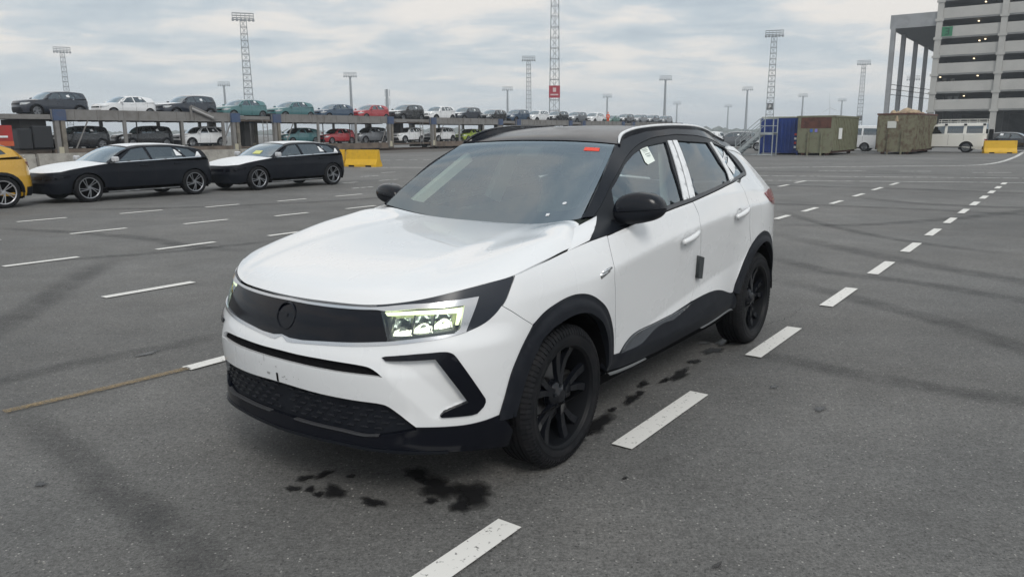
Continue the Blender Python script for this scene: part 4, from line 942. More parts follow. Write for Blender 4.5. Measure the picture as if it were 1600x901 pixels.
BOXSUV = dict(fx=.80, wb=2.98, ro=1.22, hw=.84, wr=.37, hood0=1.12, cowl=(-.35, 1.26), belt=[(-5, 1.27), (-3, 1.27), (-.3, 1.25), (.7, 1.18)], roof=[(-.85, 2.0), (-1.2, 2.07), (-2.5, 2.10), (-3.6, 2.10), (-4.12, 2.08)], tail=[(-4.20, 1.25)], tum=.12, rear=[(.1, .05), (.5, 0), (1.25, 0), (1.8, .03), (2.2, .06)],
    win=[[(-.66, 1.31), (-.90, 1.84), (-1.55, 1.87), (-1.55, 1.33)], [(-1.72, 1.36), (-1.72, 1.87), (-2.72, 1.87), (-2.72, 1.36)], [(-2.92, 1.36), (-2.92, 1.87), (-3.92, 1.87), (-3.92, 1.36)]], lamp=(.86, 1.02), tlamp=(.75, .95), handles=[(-1.42, 1.12)], clad=False, slab=True, round=.45, sill=.42, gap=.09, rim=mat('steel_rim', (.16, .17, .18), .5, .6))
VAN = dict(fx=.62, wb=2.57, ro=1.15, hw=.845, wr=.33, hood0=1.02, cowl=(.18, 1.15), belt=[(-5, 1.17), (-3, 1.17), (-.2, 1.15), (.6, 1.05)], roof=[(-.55, 1.90), (-1.0, 1.96), (-2.0, 1.98), (-3.0, 1.97), (-3.55, 1.93)], tail=[(-3.68, 1.15)], tum=.14, rear=[(.1, .06), (.5, 0), (1.2, .0), (1.8, .06), (2.2, .12)],
    win=[[(-.18, 1.22), (-.62, 1.74), (-1.05, 1.76), (-1.05, 1.22)], [(-1.15, 1.24), (-1.15, 1.76), (-2.3, 1.76), (-2.3, 1.24)], [(-2.42, 1.24), (-2.42, 1.76), (-3.4, 1.74), (-3.4, 1.24)]], lamp=(.72, .90), tlamp=(.85, 1.15), handles=[(-.95, 1.05)], clad=False, slab=True, round=.6, sill=.25, gap=.05)
# ------------------------------------------------------------------ ground, markings, stains
def asphalt():
    m = mat('asphalt', (.12, .12, .118), .72); nt = m.node_tree; L = nt.links.new; b = nt.nodes['Principled BSDF']
    tc = N(nt, 'ShaderNodeTexCoord')
    def noise(sc, det=6, ro=.6):
        n = N(nt, 'ShaderNodeTexNoise', Scale=sc, Detail=det, Roughness=ro); L(tc.outputs['Object'], n.inputs['Vector']); return n.outputs[0]
    def rng(o, a, b_, c, d):
        r = N(nt, 'ShaderNodeMapRange'); L(o, r.inputs[0])
        for i, v in enumerate((a, b_, c, d)): r.inputs[i+1].default_value = v
        return r.outputs[0]
    def mul(a, b_):
        x = N(nt, 'ShaderNodeMath', operation='MULTIPLY'); L(a, x.inputs[0]); L(b_, x.inputs[1]); return x.outputs[0]
    big = mul(rng(noise(.28, 6), .3, .7, .76, 1.20), rng(noise(.07, 4), .35, .65, .90, 1.08)); mid = rng(noise(1.9, 7, .7), .3, .7, .82, 1.16); fin = rng(noise(70, 4, .75), .28, .72, .38, 1.62); gr = rng(noise(230, 2), .3, .7, .62, 1.38)
    clump = rng(noise(24, 3, .6), .3, .7, .80, 1.20); f = mul(mul(mul(big, mid), clump), mul(fin, gr))
    vo = N(nt, 'ShaderNodeTexVoronoi', Scale=62); L(tc.outputs['Object'], vo.inputs['Vector'])
    sp = N(nt, 'ShaderNodeSeparateXYZ'); L(vo.outputs['Color'], sp.inputs[0])
    st = mul(rng(sp.outputs[0], .86, .95, 0, 1), rng(vo.outputs['Distance'], .20, .32, 1, 0))
    dk = mul(rng(sp.outputs[1], .80, .95, 0, 1), rng(vo.outputs['Distance'], .25, .4, 1, 0))
    c0 = N(nt, 'ShaderNodeMixRGB'); c0.inputs[0].default_value = 1; c0.blend_type = 'MULTIPLY'
    cv = N(nt, 'ShaderNodeCombineXYZ')
    for i in range(3): L(f, cv.inputs[i])
    hue = N(nt, 'ShaderNodeMixRGB'); L(rng(noise(.5, 3), .35, .65, 0, 1), hue.inputs[0]); hue.inputs[1].default_value = (.128, .128, .125, 1); hue.inputs[2].default_value = (.140, .137, .131, 1)
    L(hue.outputs[0], c0.inputs[1]); L(cv.outputs[0], c0.inputs[2])
    c1 = N(nt, 'ShaderNodeMixRGB'); L(st, c1.inputs[0]); L(c0.outputs[0], c1.inputs[1]); c1.inputs[2].default_value = (.36, .35, .33, 1)
    c2 = N(nt, 'ShaderNodeMixRGB'); L(dk, c2.inputs[0]); L(c1.outputs[0], c2.inputs[1]); c2.inputs[2].default_value = (.045, .045, .045, 1)
    L(c2.outputs[0], b.inputs['Base Color'])
    h = N(nt, 'ShaderNodeMath', operation='ADD'); L(fin, h.inputs[0]); L(gr, h.inputs[1])
    bp = N(nt, 'ShaderNodeBump', Strength=.5, Distance=.004); L(h.outputs[0], bp.inputs['Height']); L(bp.outputs[0], b.inputs['Normal'])
    return m
def fade(name, col, rough, n_scale, strength, lo=.35, hi=.65):
    """stain laid on the asphalt: solid in the middle of its strip, broken up by noise, soft at its rims (uv v)"""
    m = bpy.data.materials.new(name); m.use_nodes = True; nt = m.node_tree; L = nt.links.new; b = nt.nodes['Principled BSDF']; out = nt.nodes['Material Output']
    b.inputs['Base Color'].default_value = (*col, 1); b.inputs['Roughness'].default_value = rough
    tc = N(nt, 'ShaderNodeTexCoord'); n = N(nt, 'ShaderNodeTexNoise', Scale=n_scale, Detail=7, Roughness=.65); L(tc.outputs['Object'], n.inputs['Vector'])
    r = N(nt, 'ShaderNodeMapRange'); L(n.outputs[0], r.inputs[0]); r.inputs[1].default_value = lo; r.inputs[2].default_value = hi
    sp = N(nt, 'ShaderNodeSeparateXYZ'); L(tc.outputs['UV'], sp.inputs[0])
    def bell(o, p):
        a = N(nt, 'ShaderNodeMath', operation='SUBTRACT'); L(o, a.inputs[0]); a.inputs[1].default_value = .5
        c = N(nt, 'ShaderNodeMath', operation='ABSOLUTE'); L(a.outputs[0], c.inputs[0])
        d = N(nt, 'ShaderNodeMapRange', interpolation_type='SMOOTHSTEP'); L(c.outputs[0], d.inputs[0]); d.inputs[1].default_value = p; d.inputs[2].default_value = .5; d.inputs[3].default_value = 1; d.inputs[4].default_value = 0; return d.outputs[0]
    x = N(nt, 'ShaderNodeMath', operation='MULTIPLY'); L(bell(sp.outputs[1], .1), x.inputs[0]); L(bell(sp.outputs[0], .25), x.inputs[1])
    y = N(nt, 'ShaderNodeMath', operation='MULTIPLY'); L(x.outputs[0], y.inputs[0]); L(r.outputs[0], y.inputs[1])
    z = N(nt, 'ShaderNodeMath', operation='MULTIPLY'); L(y.outputs[0], z.inputs[0]); z.inputs[1].default_value = strength
    t = N(nt, 'ShaderNodeBsdfTransparent'); mx = N(nt, 'ShaderNodeMixShader'); L(z.outputs[0], mx.inputs[0]); L(t.outputs[0], mx.inputs[1]); L(b.outputs[0], mx.inputs[2]); L(mx.outputs[0], out.inputs[0]); return m
def strip(name, pts, w, z, m, par, w1=None):
    """flat ribbon on the ground along site points, with uv (along, across)"""
    P = catmull([site(a, b).to_2d() for a, b in pts], 8) if len(pts) > 2 else np.array([site(a, b).to_2d() for a, b in pts]); n = len(P); T = np.gradient(P, axis=0); T /= np.linalg.norm(T, axis=1)[:, None]; Q = np.stack([-T[:, 1], T[:, 0]], 1)
    v = []; uv = []
    for i in range(n):
        ww = w if w1 is None else w+(w1-w)*i/(n-1)
        for sg, vv in ((-1, 0), (1, 1)): v.append((*(P[i]+Q[i]*ww/2*sg), z)); uv.append((i/(n-1), vv))
    f = [(2*i, 2*i+2, 2*i+3, 2*i+1) for i in range(n-1)]
    f = [q if True else q for q in f]
    o = obj(name, v, f, m, par); ul = o.data.uv_layers.new(name='UVMap')
    for lp in o.data.loops: ul.data[lp.index].uv = uv[lp.vertex_index]
    if o.data.polygons[0].normal.z < 0: o.data.flip_normals()
    return o
ground = setting(obj('ground', [(-3200, -3200, 0), (3200, -3200, 0), (3200, 3200, 0), (-3200, 3200, 0)], [(0, 1, 2, 3)], asphalt()))
def roadpaint(name, col, lo, hi, sc=38):
    m = fade(name, col, .75, sc, 1.0, lo, hi); nt = m.node_tree
    # paint reaches its edges: drop the soft rim
    for l in list(nt.links):
        if l.to_node.type == 'MATH' and l.to_node.operation == 'MULTIPLY' and l.from_node.type == 'MAP_RANGE' and l.from_node.interpolation_type == 'SMOOTHSTEP':
            s = l.to_socket; nt.links.remove(l); s.default_value = 1
    return m
PAINT = roadpaint('road_paint_white', (.70, .69, .66), .30, .40)
PAINTF = roadpaint('road_paint_far', (.62, .62, .60), .36, .50, 5)
YEL = roadpaint('road_paint_yellow', (.27, .195, .10), .30, .70, 60)
def dash(s0, s1, n0, n1=None, w=.115, m=None, z=.009): strip('lane_dash', [(s0, n0), (s1, n0 if n1 is None else n1)], w, z, m or PAINT, ground)
for k in range(-1, 14):
    s1 = 2.30+1.956*k
    if k >= 0: dash(s1-1.0, s1, 1.705-.003*k, None, .118 if k < 9 else .13)
dash(.4, 1.15, 1.71)
strip('yellow_line', [(1.62, 4.85), (2.15, 4.79), (2.72, 4.75)], .07, .009, YEL, ground)
for s0, s1, n in ((2.70, 3.55, 4.75), (5.0, 5.95, 4.7), (7.0, 7.9, 4.62), (9, 9.9, 4.55), (11, 11.9, 4.45), (12.6, 13.4, 4.4), (14.0, 14.79, 4.30), (15.63, 16.62, 4.27), (17.64, 18.61, 4.24), (19.95, 21.0, 4.28), (22.4, 23.6, 4.34), (24.8, 25.96, 4.33)): dash(s0, s1, n)
for s0, s1, n in ((1.6, 2.5, 7.65), (3.52, 4.48, 7.58), (5.4, 6.35, 7.5), (7.3, 8.2, 7.45), (9.2, 10.1, 7.4), (20.4, 21.4, 6.9), (22.4, 23.37, 6.86), (24.34, 25.44, 6.95)): dash(s0, s1, n)
for s0, s1, n in ((1.8, 2.7, 10.5), (3.70, 4.58, 10.42), (5.52, 6.42, 10.19), (7.3, 8.2, 10.1), (9.1, 10.0, 10.0), (10.9, 11.8, 9.9)): dash(s0, s1, n)
for s0, s1, n in ((3.8, 4.7, 13.2), (5.63, 6.55, 13.0), (7.44, 8.32, 12.72), (9.18, 9.98, 12.45), (10.95, 11.8, 12.4), (12.7, 13.5, 12.3)): dash(s0, s1, n)
for s0, s1, n in ((4.1, 4.95, 15.75), (5.88, 6.75, 15.65), (7.71, 8.61, 15.5), (9.47, 10.31, 15.27), (11.29, 12.13, 15.17), (13.0, 13.9, 15.1), (14.8, 15.7, 15.05), (16.6, 17.4, 15.0)): dash(s0, s1, n)
for s0, s1, n in ((16.4, 17.3, 18.95), (18.2, 19.1, 18.9), (20.2, 21.1, 18.8), (17.5, 18.3, 21.0), (21.9, 22.7, 22.6), (19.5, 20.4, 21.2), (24.0, 24.9, 18.8), (26, 26.9, 18.7), (23.6, 24.6, 21.3), (25.6, 26.6, 21.2), (15.2, 16.0, 16.9)): dash(s0, s1, n, None, .13, PAINTF)
for pts, w in (([(27.4, 9.6), (30.51, 1.32), (31.0, -.2)], .16), ([(24.7, 9.0), (27.91, 1.2), (28.4, -.1)], .14), ([(33.6, 11.6), (35.9, 8.9), (38.13, 6.51), (40.46, 3.95), (43.21, 3.25), (52.65, 2.95), (70.0, 3.2)], .22), ([(32.35, 8.32), (33.25, 6.78)], .16), ([(33.38, 5.57), (33.99, 4.53)], .16), ([(33.72, 3.1), (34.42, 1.92)], .16), ([(24.82, 27.12), (26.8, 23.68), (29.5, 19)], .22), ([(8.7, 25.4), (9.5, 21.5)], .16), ([(27.4, 9.6), (26.0, 14), (24.5, 19)], .16), ([(33.6, 11.6), (31.0, 17), (29, 22)], .2)):
    strip('painted_line', pts, w, .007, PAINTF, ground)
for k in range(11): dash(31.2+.52*k, 31.2+.52*k+.30, 34.4-.62*k, 34.4-.62*k-.36, .28, PAINTF)
TM = fade('rubber_mark', (.045, .045, .047), .7, 3.5, .42, .2, .75)
for i, (pts, w) in enumerate(([[(5.42, 2.15), (5.24, 1.21), (5.2, .69), (5.23, .08), (5.35, -.9)], .26], [[(8.5, 2.9), (7.63, 1.47), (7.1, .71), (6.56, .15), (6.0, -.5)], .30], [[(12.6, 4.4), (10.73, 2.12), (10.0, 1.06), (9.59, .3), (9.2, -.6)], .38], [[(10.6, 3.9), (9.03, 2.1), (8.9, 1.29), (8.48, .24), (8.2, -.6)], .3], [[(21, 5.4), (18.89, 2.9), (18.73, 1.77), (18.89, .75), (19.3, -.8)], .5], [[(12.9, 4.6), (13.82, 2.97), (15.27, 2.01), (18.14, .72), (22, -.5)], .34], [[(1.75, 5.3), (1.6, 4.2), (1.50, 3.31), (1.43, 2.73), (1.33, 2.2), (1.2, 1.6)], .22], [[(1.9, 6.5), (2.45, 7.15), (3.02, 7.81), (4.0, 9.03), (5.1, 10.2)], .36], [[(1.3, 5.4), (1.82, 5.5), (2.31, 5.5), (2.87, 5.4), (3.6, 5.35)], .22], [[(5.1, 15.4), (5.6, 13.8), (6.04, 11.58), (5.99, 10.09), (6.3, 8.5)], .3], [[(3.9, 10.5), (4.72, 10.2), (5.41, 9.9), (6.25, 9.7), (8, 9.5)], .25], [[(14, 12.5), (16, 9), (17, 5.5), (17.4, 2), (17, -1)], .4], [[(22, 12), (23, 7), (23.4, 3), (23, -1)], .5], [[(7, 18), (9, 15.8), (12, 14.2), (15, 13.6)], .4], [[(30, 14), (31, 8), (31.5, 2)], .6], [[(11.5, .2), (12.2, 1.8), (13.5, 3.2), (16, 5)], .25])):
    strip('tyre_mark', pts, w*1.45, .003+.0002*i, TM, ground)
WET = fade('wet_stain', (.016, .016, .017), .28, 9, 1.0, .28, .44)
rn = random.Random(11)
def blot(s, n, rs, rnn, ang=0):
    """irregular wet spot, flat on the ground"""
    k = 26; v = [(0, 0, 0)]; ph = [rn.random()*6.28 for _ in range(5)]
    for i in range(k):
        a = 2*math.pi*i/k; r = 1+.22*math.sin(2*a+ph[0])+.16*math.sin(3*a+ph[1])+.12*math.sin(5*a+ph[2])+.10*math.sin(8*a+ph[3])
        v.append((r*rs*math.cos(a), r*rnn*math.sin(a), 0))
    o = obj('wet_spot', v, [(0, 1+i, 1+(i+1) % k) for i in range(k)], WET, ground); o.location = site(s, n, .0062+.0001*rn.random()*10); o.rotation_euler = (0, 0, SYAW+ang)
    ul = o.data.uv_layers.new(name='UVMap')
    for lp in o.data.loops: ul.data[lp.index].uv = (.5, .5) if lp.vertex_index == 0 else (.5, .90)
for s, n, a, b in ((2.08, 2.73, .045, .035), (2.16, 2.69, .05, .035), (2.07, 2.51, .05, .085), (2.10, 2.30, .045, .06), (2.01, 2.55, .025, .035), (1.98, 2.69, .03, .04), (2.02, 2.62, .03, .03), (2.22, 2.57, .02, .025), (2.37, 2.16, .10, .13), (2.42, 2.0, .11, .12), (2.42, 2.34, .06, .09), (2.30, 1.97, .06, .06), (2.26, 2.1, .03, .04), (3.45, 1.96, .16, .085), (3.25, 1.95, .10, .07), (3.70, 2.0, .04, .03), (3.92, 1.99, .10, .045), (4.05, 2.0, .05, .03), (4.21, 2.06, .09, .03), (4.36, 1.98, .06, .03), (4.52, 1.95, .16, .05), (4.86, 1.99, .07, .04), (5.19, 1.99, .12, .06), (5.46, 2.01, .14, .05), (5.35, 2.12, .05, .04), (4.40, 1.03, .07, .025), (4.64, 1.37, .05, .02), (5.62, 1.74, .03, .02), (1.33, 3.67, .03, .03), (2.74, 5.33, .12, .035), (2.66, 2.55, .05, .05), (2.55, 2.7, .03, .03), (2.95, 1.52, .02, .012), (2.5, .9, .03, .012)): blot(s, n, a, b)
CRK = fade('crack_dark', (.03, .03, .03), .9, 5, .9, .32, .55)
def crack(pts, w):
    P = catmull([np.array(p) for p in pts], 14); r = random.Random(len(pts)*7+int(w*1e4)); n = len(P)
    P = [(a+r.uniform(-.012, .012), b+r.uniform(-.018, .018)) for a, b in P]
    strip('crack', P, w, .0022, CRK, ground)
crack([(5.9, 2.12), (6.6, 2.35), (7.6, 2.5), (8.6, 2.45)], .008)
crack([(6.0, 2.0), (6.5, 1.85), (7.2, 1.9)], .006)
# grit lying on the asphalt
gr_ = MB(); rg = random.Random(21)
for k in range(420):
    s, n = 1.0+rg.random()**1.6*9, rg.uniform(-1.5, 7.5); p = site(s, n); r = rg.uniform(.003, .008)
    v = [(p.x+r*rg.uniform(.6, 1.2)*dx, p.y+r*rg.uniform(.6, 1.2)*dy, max(0, r*dz)) for dx, dy, dz in ((1, 0, 0), (0, 1, 0), (-1, 0, 0), (0, -1, 0), (0, 0, .9))]
    gr_.add(v, [(0, 1, 4), (1, 2, 4), (2, 3, 4), (3, 0, 4)])
o = gr_.build('grit', worn('grit_stone', (.30, .29, .27), (.12, .12, .115), 40, .9, 0, .4, .6), None, fix=False); o['kind'] = 'stuff'; tag(o, 'fine stone grit scattered over the asphalt', 'grit')
# ------------------------------------------------------------------ far edge of the place
def treeline():
    rn2 = random.Random(5); mb = MB()
    for k in range(420):
        a = -46+92*k/420+rn2.uniform(-.1, .1); d = 950+rn2.uniform(-60, 60); h = rn2.uniform(3, 6.5)*(1.3 if rn2.random() < .15 else 1); w = rn2.uniform(6, 13)
        x, y = d*math.sin(R(a)), d*math.cos(R(a)); seg = 7; v = [(x, y, h)]
        for j, q in enumerate((.35, .8, 1.0)):
            for i in range(seg):
                t = 2*math.pi*i/seg; r = w*math.sin(q*math.pi*.55)*rn2.uniform(.7, 1.2); v.append((x+r*math.cos(t), y+r*math.sin(t), h*(1-q)*rn2.uniform(.85, 1.1)))
        f = [(0, 1+i, 1+(i+1) % seg) for i in range(seg)]
        for j in range(2):
            for i in range(seg): a_ = 1+j*seg+i; b_ = 1+j*seg+(i+1) % seg; f.append((a_, a_+seg, b_+seg, b_))
        mb.add(v, f)
    o = mb.build('distant_trees', worn('far_foliage', (.05, .065, .05), (.09, .10, .08), .3, .9)); tag(o, 'low dark line of trees along the horizon', 'trees'); o['kind'] = 'stuff'
treeline()
# ------------------------------------------------------------------ light masts
GALV = worn('galvanised_steel', (.30, .32, .34), (.22, .24, .26), 2, .55, .6)
LAMPG = mat('floodlight_grey', (.26, .28, .30), .5, .5)
def board_P(par, z, y, w):
    b = MB().box(-w/2, w/2, y-.06, y, z-w*.55, z+w*.55).build('sign_board', mat('board_black', (.02, .022, .025), .6), par)
    m = mat('board_white', (.75, .76, .76), .6); k = w*.5; yy = y-.075
    mb = MB(); mb.box(-k*.45, -k*.22, yy, yy+.012, z-k*.7, z+k*.7); mb.box(-k*.22, k*.35, yy, yy+.012, z+k*.48, z+k*.7); mb.box(k*.14, k*.36, yy, yy+.012, z+k*.0, z+k*.48); mb.box(-k*.22, k*.36, yy, yy+.012, z-k*.18, z+k*.03); mb.build('board_letter', m, b)
    return b
def lattice(name, label, x, y, H, wb, wt, head=True, step=1.6, leg=.09, extra=None):
    t = thing(name, label, 'light mast', (x, y, 0), math.atan2(y, x)-math.pi/2, 'floodlight masts over the yard')
    n = max(4, int(H/step)); mb = MB()
    def wd(z): return wb+(wt-wb)*z/H
    for sx, sy in ((-1, -1), (1, -1), (1, 1), (-1, 1)):
        MB().tube((sx*wb/2, sy*wb/2, 0), (sx*wt/2, sy*wt/2, H), leg, 5, leg*.7).build('leg', GALV, t)
    for k in range(n):
        z0, z1 = H*k/n, H*(k+1)/n; a, b = wd(z0)/2, wd(z1)/2; c = [(-1, -1), (1, -1), (1, 1), (-1, 1)]
        for i in range(4):
            p, q = c[i], c[(i+1) % 4]
            mb.tube((p[0]*b, p[1]*b, z1), (q[0]*b, q[1]*b, z1), leg*.45, 4, cap=False)
            mb.tube((p[0]*a, p[1]*a, z0), (q[0]*b, q[1]*b, z1), leg*.34, 4, cap=False) if (k+i) % 2 else mb.tube((q[0]*a, q[1]*a, z0), (p[0]*b, p[1]*b, z1), leg*.34, 4, cap=False)
    o = mb.build('bracing', GALV, t, fix=False); o['kind'] = 'stuff'
    lad = MB()
    for sx in (-.18, .18): lad.tube((sx, 0, 0), (sx*.8, 0, H), .03, 4)
    for k in range(int(H/.9)): lad.tube((-.18, 0, .9*k), (.18, 0, .9*k), .018, 4, cap=False)
    o = lad.build('ladder', GALV, t); o['kind'] = 'stuff'
    if head: mast_head(t, H, 1.0)
    return t
def mast_head(t, H, k):
    w = 2.6*k; pl = MB()
    pl.box(-w, w, -.5*k, .5*k, H, H+.15); 
    for z in (.55, 1.1, 1.7):
        for sy in (-.5*k, .5*k): pl.tube((-w, sy, H+z*k), (w, sy, H+z*k), .06*k, 4)
    for x in np.linspace(-w, w, 6):
        for sy in (-.5*k, .5*k): pl.tube((x, sy, H), (x, sy, H+1.7*k), .05*k, 4)
    o = pl.build('head_frame', GALV, t); o['kind'] = 'stuff'
    for x in np.linspace(-w*.95, w*.95, 6):
        MB().box(x-.28*k, x+.28*k, -.95*k, -.55*k, H-.35*k, H+.25*k, .04).build('floodlight', LAMPG, t)
def pole(name, label, x, y, H, k=1.0):
    t = thing(name, label, 'light mast', (x, y, 0), math.atan2(y, x)-math.pi/2, 'floodlight masts over the yard')
    MB().tube((0, 0, 0), (0, 0, H), .75*k, 8, .42*k).build('shaft', GALV, t); mast_head(t, H, k*1.0); return t
lattice('light_mast', 'lattice floodlight mast at the far left, above the end of the train', -158.0, 278.9, 30, 2.0, 1.4, leg=.13)
lattice('light_mast', 'tall lattice floodlight mast leaning left above the first teal hatchback', -68.4, 204.1, 30, 2.5, 1.5, leg=.12)
lattice('light_mast', 'slim lattice floodlight mast just left of the red signed tower', 7.2, 319.6, 30, 2.2, 1.6, leg=.14)
m_ = lattice('light_mast', 'lattice floodlight mast with a black board, behind the blue container', 80.7, 243.2, 30, 2.4, 1.6, leg=.12); board_P(m_, 9.0, -1.25, 1.7)
m_ = lattice('light_mast', 'lattice floodlight mast with a black board, left of the canopy', 154.8, 345.8, 30, 2.4, 1.6, leg=.15); board_P(m_, 7.0, -1.3, 1.9)
for lb, x, y in (('floodlight pole rising behind the blue hatchback on the train', -82.4, 403.2), ('floodlight pole above the crossover roof, taller of the two near the train end', 86.6, 440.0), ('floodlight pole with a yellow band left of the blue container', 166.7, 552.4), ('small floodlight pole above the dark cars left of the slim mast', -2.4, 536.7), ('floodlight pole behind the person in orange', 80.2, 651.6), ('shorter floodlight pole just right of the train end', 175.5, 825.6), ('faint floodlight pole between the train end and the yellow banded pole', 255.9, 919.5), ('floodlight pole above the left end of the green rusty container', 245.8, 658.3), ('floodlight pole next to the wind turbine', 322.3, 760.7), ('small floodlight pole above the teal car, left of the tall lattice mast', -172.4, 471.6), ('faint floodlight mast seen between the canopy columns', 230.8, 450.8)):
    p_ = pole('light_pole', lb, x, y, 30, 1.0+y/1800)
    if 'yellow band' in lb: MB().lathe([(.82, 1.2), (.80, 4.6)], 10, 2).build('yellow_band', mat('band_yellow', (.65, .55, .06), .6), p_)
# telecom mast
t = thing('telecom_mast', 'telecom pole with stacked antennas behind the red car', 'telecom mast', (-79.2, 499.7, 0))
MB().tube((0, 0, 0), (0, 0, 29), 1.1, 8, .8).build('shaft', GALV, t)
for z in (19, 24.5):
    for k in range(3): a = 2.1*k; MB().box(1.7*math.cos(a)-.35, 1.7*math.cos(a)+.35, 1.7*math.sin(a)-.3, 1.7*math.sin(a)+.3, z, z+4.2).build('antenna', mat('antenna_grey', (.5, .52, .54), .5), t)
# the tower with the red sign
t = lattice('radio_tower', 'tall lattice tower with a red sign, running out of the top of the picture', 8.32, 150, 40, 2.0, 1.1, False, 1.9, .09); t['category'] = 'tower'; del t['group']
sg = MB().box(-1.05, 1.05, -1.16, -1.06, 8.0, 10.25).build('sign_board', mat('sign_red', (.33, .02, .04), .55), t)
ws_ = mat('sign_white', (.70, .66, .66), .6); mb = MB()
for x in (-.22, 0, .22): mb.box(x-.07, x+.07, -1.175, -1.162, 9.25, 9.85)
mb.box(-.29, .29, -1.175, -1.162, 9.12, 9.25); o = mb.build('sign_crest', ws_, sg); o['kind'] = 'stuff'
mb = MB()
for k in range(6): mb.box(-.72+.25*k, -.55+.25*k, -1.175, -1.162, 8.45, 8.70)
o = mb.build('sign_text', ws_, sg); o['kind'] = 'stuff'
# wind turbine
t = thing('wind_turbine', 'far wind turbine above the rusty green container', 'wind turbine', (327, 800, 0), R(-22))
t.scale = (.25, .25, .25)
TW = mat('turbine_white', (.7, .72, .74), .5)
MB().tube((0, 0, 0), (0, 0, 100), 2.6, 10, 1.6).build('shaft', TW, t); MB().box(-2.4, 2.4, -6, 6, 98, 102.4, .4).build('nacelle', TW, t)
for k in range(3):
    a = math.pi/2+.12+2*math.pi*k/3; c, s_ = math.cos(a), math.sin(a); mb = MB()
    mb.add([(-s_*1.2, -6.6, 100+c*1.2), (s_*1.2, -6.6, 100-c*1.2), (c*18+s_*2.2, -6.4, 100+s_*18-c*2.2), (c*62, -6.6, 100+s_*62), (c*18-s_*1.4, -6.4, 100+s_*18+c*1.4), (0, -7.4, 100)], [(0, 1, 2, 4), (2, 3, 4), (0, 5, 1), (1, 5, 2), (2, 5, 3), (3, 5, 4), (4, 5, 0)]); mb.build('blade', TW, t)
# ------------------------------------------------------------------ parking building with canopy
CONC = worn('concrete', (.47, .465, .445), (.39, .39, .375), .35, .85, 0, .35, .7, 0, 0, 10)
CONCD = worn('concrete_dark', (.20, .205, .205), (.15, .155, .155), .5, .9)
def parking():
    t = thing('parking_building', 'grey concrete multi storey car park at the right edge', 'building', site(147, 0), SYAW)
    # local frame: x = away from camera (s), y = n
    cols = [20.6-9.0*k for k in range(5)]
    for k in range(7):
        z0 = 4.93+2.9*k
        for j in range(4):
            a, b = cols[j]-.45, cols[j+1]+.45
            MB().box(-.32, .02, b, a, z0, z0+1.62).build('spandrel', CONC, t)
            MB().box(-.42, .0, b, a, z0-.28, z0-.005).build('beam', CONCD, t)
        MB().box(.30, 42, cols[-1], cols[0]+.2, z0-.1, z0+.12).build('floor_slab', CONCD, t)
    for j, c in enumerate(cols):
        MB().box(-.55, .45, c-.43, c+.43, 0, 25.6).build('column', CONC, t)
        for k in range(7): MB().box(-.66, -.56, c-.62, c+.62, 4.93+2.9*k-.42, 4.93+2.9*k-.02).build('corbel', CONC, t)
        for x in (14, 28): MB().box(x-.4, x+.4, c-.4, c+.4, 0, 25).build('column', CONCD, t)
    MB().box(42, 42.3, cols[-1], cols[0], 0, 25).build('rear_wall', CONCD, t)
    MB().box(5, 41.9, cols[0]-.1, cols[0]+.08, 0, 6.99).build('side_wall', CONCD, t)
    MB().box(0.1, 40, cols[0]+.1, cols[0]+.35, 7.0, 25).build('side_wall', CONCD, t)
    w = mat('car_park_lamp', (1, .9, .7), .5, emit=(1, .80, .52), estr=2.2)
    for x, n, k in ((3, 14.7, 6), (3, 15.4, 5), (5, 15.2, 4), (3, 14.2, 4), (4, 15.6, 3), (2.0, 20.0, 2), (2.0, 14.6, 2), (9, 17, 1), (6, 7.5, 4)):
        MB().box(x-.25, x+.25, n-.11, n+.11, 4.93+2.9*k-.50, 4.93+2.9*k-.36).build('ceiling_lamp', w, t)
    for n, k in ((18.5, 0), (17.5, 0), (19.6, 1), (18.4, 1)):
        MB().tube((4, n, 4.93+2.9*k+.1), (4, n, 4.93+2.9*k+2.3), .35, 8).build('pipe', mat('pipe_pale', (.5, .5, .5), .6), t)
    gs = MB().box(-.40, -.34, 18.6, 20.1, 4.93+2.9*4+.08, 4.93+2.9*4+1.56).build('level_sign', mat('sign_green', (.02, .19, .09), .6), t)
    mb = MB(); z = 4.93+2.9*4+.3
    for a, b, c, d in ((19.05, 19.65, .9, 1.05), (19.05, 19.55, .45, .6), (19.05, 19.65, 0, .15), (19.05, 19.2, 0, 1.05)): mb.box(-.42, -.404, a, b, z+c, z+d)
    o = mb.build('sign_digit', mat('sign_dark', (.008, .05, .03), .6), gs); o['kind'] = 'stuff'
parking()
def canopy():
    t = thing('canopy', 'high grey steel canopy on slim columns beside the car park', 'canopy', site(147, 0), SYAW)
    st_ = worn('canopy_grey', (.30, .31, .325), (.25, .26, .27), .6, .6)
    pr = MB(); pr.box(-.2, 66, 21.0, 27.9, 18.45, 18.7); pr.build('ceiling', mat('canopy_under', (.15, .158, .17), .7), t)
    MB().box(-.3, -.22, 21.0, 28.0, 18.4, 20.6).build('fascia', st_, t); MB().box(-.2, 66, 27.9, 28.0, 18.4, 20.6).build('fascia', st_, t)
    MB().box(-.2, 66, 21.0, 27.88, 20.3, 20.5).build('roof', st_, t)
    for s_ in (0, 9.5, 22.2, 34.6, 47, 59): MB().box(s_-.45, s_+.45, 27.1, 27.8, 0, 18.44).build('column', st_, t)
    for z in (9.4, 8.6, 7.7): MB().tube((2, 27.4, z), (44, 21.2, z-.3), .05, 4).build('cable', DARKTRIM, t)
canopy()
